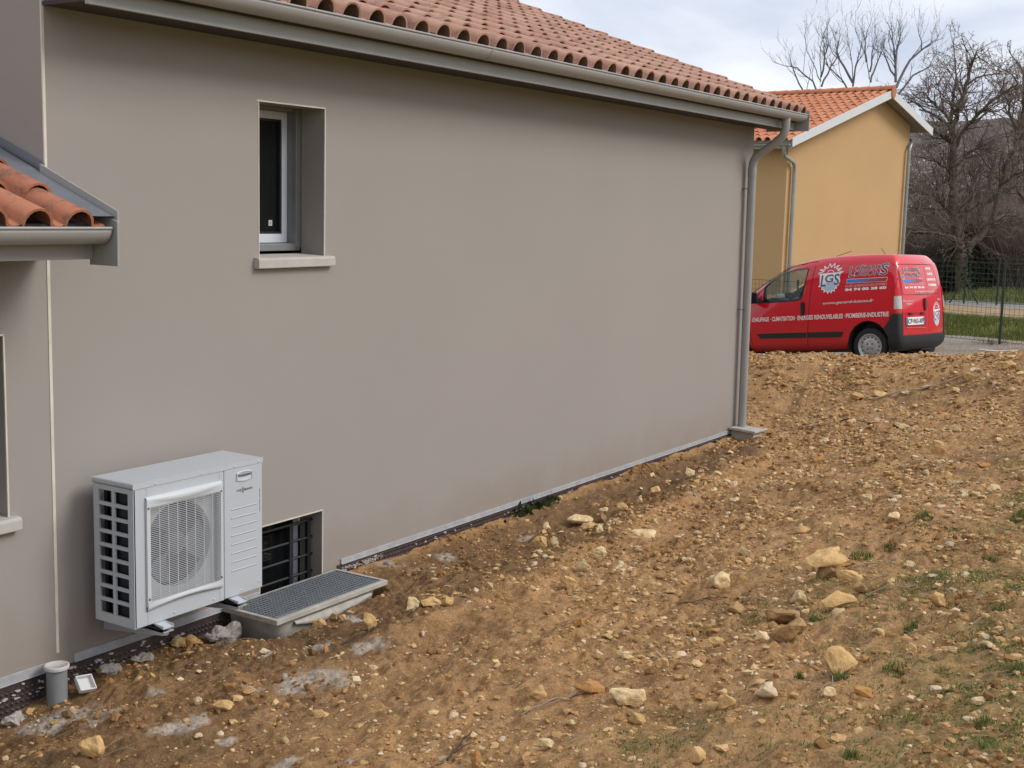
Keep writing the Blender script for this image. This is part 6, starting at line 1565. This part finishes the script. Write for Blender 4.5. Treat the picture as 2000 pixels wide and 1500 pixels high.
# dry scrub along the verge's near edge
M_SCRUB = simple('dry_scrub', (.13,.095,.06), .9, 0, .3, 8)
def scrub(name, cx_, cy_, rad, n, h, seed, mat, label, cat, group=None, r0=.010, base_z=None, wide=1.0):
    q = random.Random(seed); b = MB(); z0 = LZf(cx_, cy_) if base_z is None else base_z
    for i in range(n):
        a = q.uniform(0, 6.283); rr_ = rad*.35*math.sqrt(q.random()); px, py = cx_+rr_*math.cos(a), cy_+rr_*math.sin(a)
        L = h*q.uniform(.5, 1.05); lean = q.uniform(.05, .75)*wide; a += q.gauss(0, .5); pts = []
        for j in range(4):
            t = j/3; pts.append((px+math.cos(a)*rad*lean*t**1.3+q.gauss(0, .03*h), py+math.sin(a)*rad*lean*t**1.3+q.gauss(0, .03*h), z0-.05+L*t*(1-.18*lean*t)))
        b.tube(pts, [r0, r0*.8, r0*.6, r0*.35], 3, False)
        for _ in range(2):
            p0 = Vector(pts[q.choice((1,2))]); d = Vector((q.gauss(0,1), q.gauss(0,1), q.uniform(.1, 1.2))).normalized()*L*.30
            b.tube([p0, p0+d*.5+Vector((q.gauss(0,.02*h),)*3), p0+d], [r0*.55, r0*.45, r0*.3], 3, False)
    o = base_origin(b.build(name, mat)); tag(o, label, cat, group); return o
for i, (s, t, r) in enumerate(((25.95,-6.10,.5),(25.9,-5.75,.55),(25.95,-5.1,.5),(26.0,-4.4,.5))):
    scrub('dry_scrub', s*ca-t*sa, s*sa+t*ca, r, 150, .36, 60+i, M_SCRUB, ['dry brown scrub clump right of the fence post','dry brown scrub clump at the foot of the fence post','low dry scrub between the fence post and the van','small dry scrub just behind the van bumper'][i], 'scrub', None, .007)

# ---- wire mesh fences on green posts
M_FENCE = simple('fence_green', (.018,.030,.024), .5, 0, .1)
def fence(p0, p1, h, posts, label, wire=.0035, step=.10, rows=14, struts=()):
    p0 = Vector((p0[0], p0[1], 0)); p1 = Vector((p1[0], p1[1], 0)); L = (p1-p0).length; d = (p1-p0)/L
    zb = lambda t: max(LZf(*(p0+d*t).xy), float(drive_z(np.array([(p0+d*t).x]), np.array([(p0+d*t).y]))[0]) if (p0+d*t).x < 27.4 else -9)
    m_ = p0+d*L/2; F = thing('wire_fence', label, 'fence', (m_.x, m_.y, zb(L/2)))
    for t in posts:
        p = p0+d*t; b = MB(); b.tube([(p.x,p.y,zb(t)-.3),(p.x,p.y,zb(t)+h+.05)], .026, 10); b.build('post', M_FENCE, F)
    for t, side in struts:
        p = p0+d*t; q = p+d*side; b = MB(); b.tube([(p.x,p.y,zb(t)+h*.55),(q.x,q.y,zb(t+side)-.05)], .02, 8); b.build('strut', M_FENCE, F)
    b = MB(); n = int(L/step); kz = [zb(L*i/n) for i in range(n+1)]
    for i in range(n+1):
        p = p0+d*(L*i/n); b.tube([(p.x,p.y,kz[i]+.05),(p.x,p.y,kz[i]+h)], wire, 3, False)
    for j in range(rows+1):
        b.tube([((p0+d*(L*i/n)).x, (p0+d*(L*i/n)).y, kz[i]+.05+(h-.05)*j/rows) for i in range(0, n+1, 4)]+[(p1.x, p1.y, kz[n]+.05+(h-.05)*j/rows)], wire*(1.6 if j in (0, rows//2, rows) else 1), 3, False)
    b.build('wire_mesh', M_FENCE, F, kind='stuff')
fence((24.85,-5.9), (28.9,7.4), 1.60, (2.4, 5.46, 7.9, 10.4, 12.9), 'green wire mesh fence directly behind the van along the gravel drive')
fence((40.6,-4.4), (38.2,6.5), 1.35, (.6, 3.6, 6.66, 7.56, 10.5), 'farther green wire fence with braced corner post across the track', .005, .16, 9, ((7.56, .42), (7.56, -.42)))

# ---- bare trees
def bark(name, a, b, moss=None):
    k = NT(name); p = k.pos(); n = k.noise(6, 6, .7, p, .4); c = k.mix(k.framp(n, .35, .7), a, b)
    if moss: c = k.mix(k.math('MULTIPLY', k.framp(k.noise(1.6, 5, .7, p), .52, .66), .7), c, moss)
    k.bump(k.noise(22, 5, .7, p), .7, .03); return k.fin(c, .95, 0, .15)
M_BARK = bark('oak_bark', (.085,.066,.052), (.175,.138,.106), (.12,.12,.055))
M_TW1 = simple('brown_twigs', (.200,.150,.125), .9, 0, .25, 3)
M_TW2 = simple('pale_twigs', (.165,.150,.155), .9, 0, .2, 3)
M_BUD = simple('tree_buds', (.24,.165,.10), .9, 0, .3, 3)
M_BLOS = simple('white_blossom', (.72,.66,.68), .8, 0, .1)
M_IVY = grass_mat('ivy_leaves', (.016,.030,.010), (.032,.052,.018), (.075,.09,.03))
M_BUSH = simple('bush_twigs', (.13,.10,.075), .9, 0, .3, 4)
class Grow:
    def __init__(s, seed): s.q = random.Random(seed); s.big = MB(); s.tw = MB(); s.tips = []
    def curve(s, p, d, L, n, wob, up):
        pts = [p.copy()]; d = d.normalized()
        for i in range(n):
            d = (d+Vector((s.q.gauss(0,wob), s.q.gauss(0,wob), s.q.gauss(0,wob)+up))).normalized(); p = p+d*L/n; pts.append(p.copy())
        return pts
    def limb(s, pts, r0, r1, kids, L1, lev=3, spread=.9, up=.06, start=.2, rt=.011):
        n = len(pts); s.big.tube(pts, [r0+(r1-r0)*i/(n-1) for i in range(n)], 8)
        for _ in range(kids):
            t = start+(1-start)*s.q.random(); i = min(int(t*(n-1)), n-2); f_ = t*(n-1)-i
            p = pts[i].lerp(pts[i+1], f_); ax = (pts[i+1]-pts[i]).normalized()
            s.twig(p, ax, L1*s.q.uniform(.5, 1.15)*(1.15-.45*t), min(r0+(r1-r0)*t, .05)*.55, lev, spread, up, rt)
        s.twig(pts[-1], (pts[-1]-pts[-2]), L1*.9, r1*.9, lev, spread*.6, up, rt)
    def twig(s, p, ax, L, r, lev, spread, up, rt):
        side = Vector((s.q.gauss(0,1), s.q.gauss(0,1), s.q.gauss(0,.8))); side = (side-ax*side.dot(ax)).normalized()
        d = (ax*1.0+side*spread*s.q.uniform(.6, 1.5)+Vector((0,0,up*2))).normalized()
        r = max(r, rt); n = 4 if lev > 1 else 3
        pts = s.curve(p, d, L, n, .22, up)
        (s.big if r > .02 else s.tw).tube(pts, [max(rt*.62, r*(1-.6*i/n)) for i in range(n+1)], 4 if r > .02 else 3, False)
        s.tips.append(pts[-1])
        if lev > 0:
            m_ = s.q.choice((2,3,4)) if lev > 1 else s.q.choice((2,3))
            for _ in range(m_):
                i = s.q.randrange(1, n+1) if lev < 3 else s.q.randrange(0, n); i = min(i, n-1)
                s.twig(pts[i].lerp(pts[i+1], s.q.random()), (pts[i+1]-pts[i]).normalized(), L*s.q.uniform(.42, .68), r*.55, lev-1, spread, up, rt)
def cards(pts, size, seed, name, mat, parent, n_per=1, jit=.1, **kw):
    q = np.random.default_rng(seed); P_ = np.repeat(np.array([p[:] for p in pts]), n_per, 0); P_ = P_+q.normal(0, jit, P_.shape); n = len(P_)
    a = q.normal(size=(n,3)); a /= np.linalg.norm(a, axis=1)[:,None]; b = np.cross(a, q.normal(size=(n,3))); b /= np.linalg.norm(b, axis=1)[:,None]
    s = (size*q.uniform(.6, 1.3, n))[:,None]; V = np.stack([P_-a*s, P_+b*s*.6, P_+a*s, P_-b*s*.6], 1)
    if parent is not None: V = V-np.array(parent.location)[None,None,:]
    o = link(name, np_mesh(name, V.reshape(-1,3), (np.array([[0,1,2,3]])[None]+4*np.arange(n)[:,None,None]).reshape(-1,4), False), mat, parent, **kw); return o
def V(*p): return Vector(p)
for T_ in TREES:
    gr_ = Grow(T_['seed']); root = T_['base']; 
    for (pts, r0, r1, kids, L1, lev) in T_['limbs']:
        pts = [Vector(p) for p in pts]; dense = []
        for a, b_ in zip(pts[:-1], pts[1:]):
            for i in range(3): dense.append(a.lerp(b_, i/3)+Vector((gr_.q.gauss(0,.02), gr_.q.gauss(0,.02), gr_.q.gauss(0,.02))))
        dense.append(pts[-1]); gr_.limb(dense, r0, r1, kids, L1, lev, T_['spread'], T_['up'], T_.get('start', .2), T_['rt'])
    o = thing('bare_tree', T_['label'], 'tree', root, group=T_.get('group'))
    gr_.big.build('trunk', M_BARK if T_['dark'] else M_TW2, o); gr_.tw.build('crown', M_TW1 if T_['dark'] else M_TW2, o)
    tips = gr_.tips
    if T_.get('buds'): cards(tips, T_['buds'], T_['seed'], 'buds', M_BUD if T_['dark'] else M_TW2, o, 1, .03, kind='stuff')
    if T_.get('ivy'):
        q = random.Random(4); pts = []
        for (a, b_, r_, m__) in T_['ivy']:
            a, b_ = Vector(a), Vector(b_)
            for i in range(m__):
                p = a.lerp(b_, q.random()); an = q.random()*6.283; pts.append(p+Vector((math.cos(an)*r_, math.sin(an)*r_, 0))*q.uniform(.7, 1.25))
        cards(pts, .07, 8, 'ivy', M_IVY, o, 1, .03, kind='stuff')
# white blossoming thicket between the trees and the hill
gb = Grow(91)
for i in range(11):
    a = rnd.uniform(-.5, 3.6); bx, by = BLOS[0]+rnd.uniform(-2.5, 2.5), BLOS[1]+rnd.uniform(-3.2, 3.2)
    pts = gb.curve(V(bx, by, LZf(bx, by)-.1), V(rnd.gauss(0,.25), rnd.gauss(0,.25), 1), rnd.uniform(4.0, 6.2), 6, .12, .02); gb.limb(pts, .06, .02, 12, 1.7, 2, .9, .03, .3, .011)
o = thing('blossom_thicket', 'thicket of thin bare stems dotted with white blossom behind the oak', 'thicket', (BLOS[0], BLOS[1], LZf(*BLOS)))
gb.big.build('trunk', M_TW1, o); gb.tw.build('crown', M_TW1, o); cards([p for p in gb.tips if rnd.random() < .75], .045, 3, 'blossom', M_BLOS, o, 1, .15, kind='stuff')
q = random.Random(77); pts = [Vector((9.95+q.gauss(0,.16), -.075+q.gauss(0,.03), G(9.95,-.08)+.01+abs(q.gauss(0,.03)))) for _ in range(110)]
o = cards(pts, .036, 41, 'leafy_weed', M_IVY, None, 1, .01); base_origin(o); tag(o, 'dark green leafy weed flattened at the foot of the grey wall', 'weed')
# bare bushes
for i, (bx, by, rad, h, n, lab, dark) in enumerate(BUSHES):
    o = scrub('bare_bush', bx, by, rad, n, h, 300+i, M_BUSH if dark else M_TW1, lab, 'bush', 'bare bushes behind the fences', .014 if dark else .012, LZf(bx, by), 1.5)
q = random.Random(31)
for i, (bx, by, bz, rad, hh, n, lab) in enumerate(SHRUBS):
    pts = [Vector((bx+q.gauss(0, rad*.45), by+q.gauss(0, rad*.45), bz+abs(q.gauss(0, .5))*hh)) for _ in range(n)]
    o = cards(pts, .075, 700+i, 'evergreen_shrub', M_IVY, None, 1, .05); base_origin(o); tag(o, lab, 'shrub')
b = MB(); ox, oy = ORANGE; b.box(ox-.06, oy-.09, LZf(ox,oy), ox+.06, oy+.09, LZf(ox,oy)+1.15); b.box(ox-.05, oy-.30, LZf(ox,oy)+.62, ox+.05, oy+.10, LZf(ox,oy)+1.1)
o = base_origin(b.build('marker_board', simple('orange_paint', (.62,.20,.06), .6, 0, .2, 5), None, .01)); tag(o, 'orange upright board half hidden among the dark bushes beyond the track', 'board')
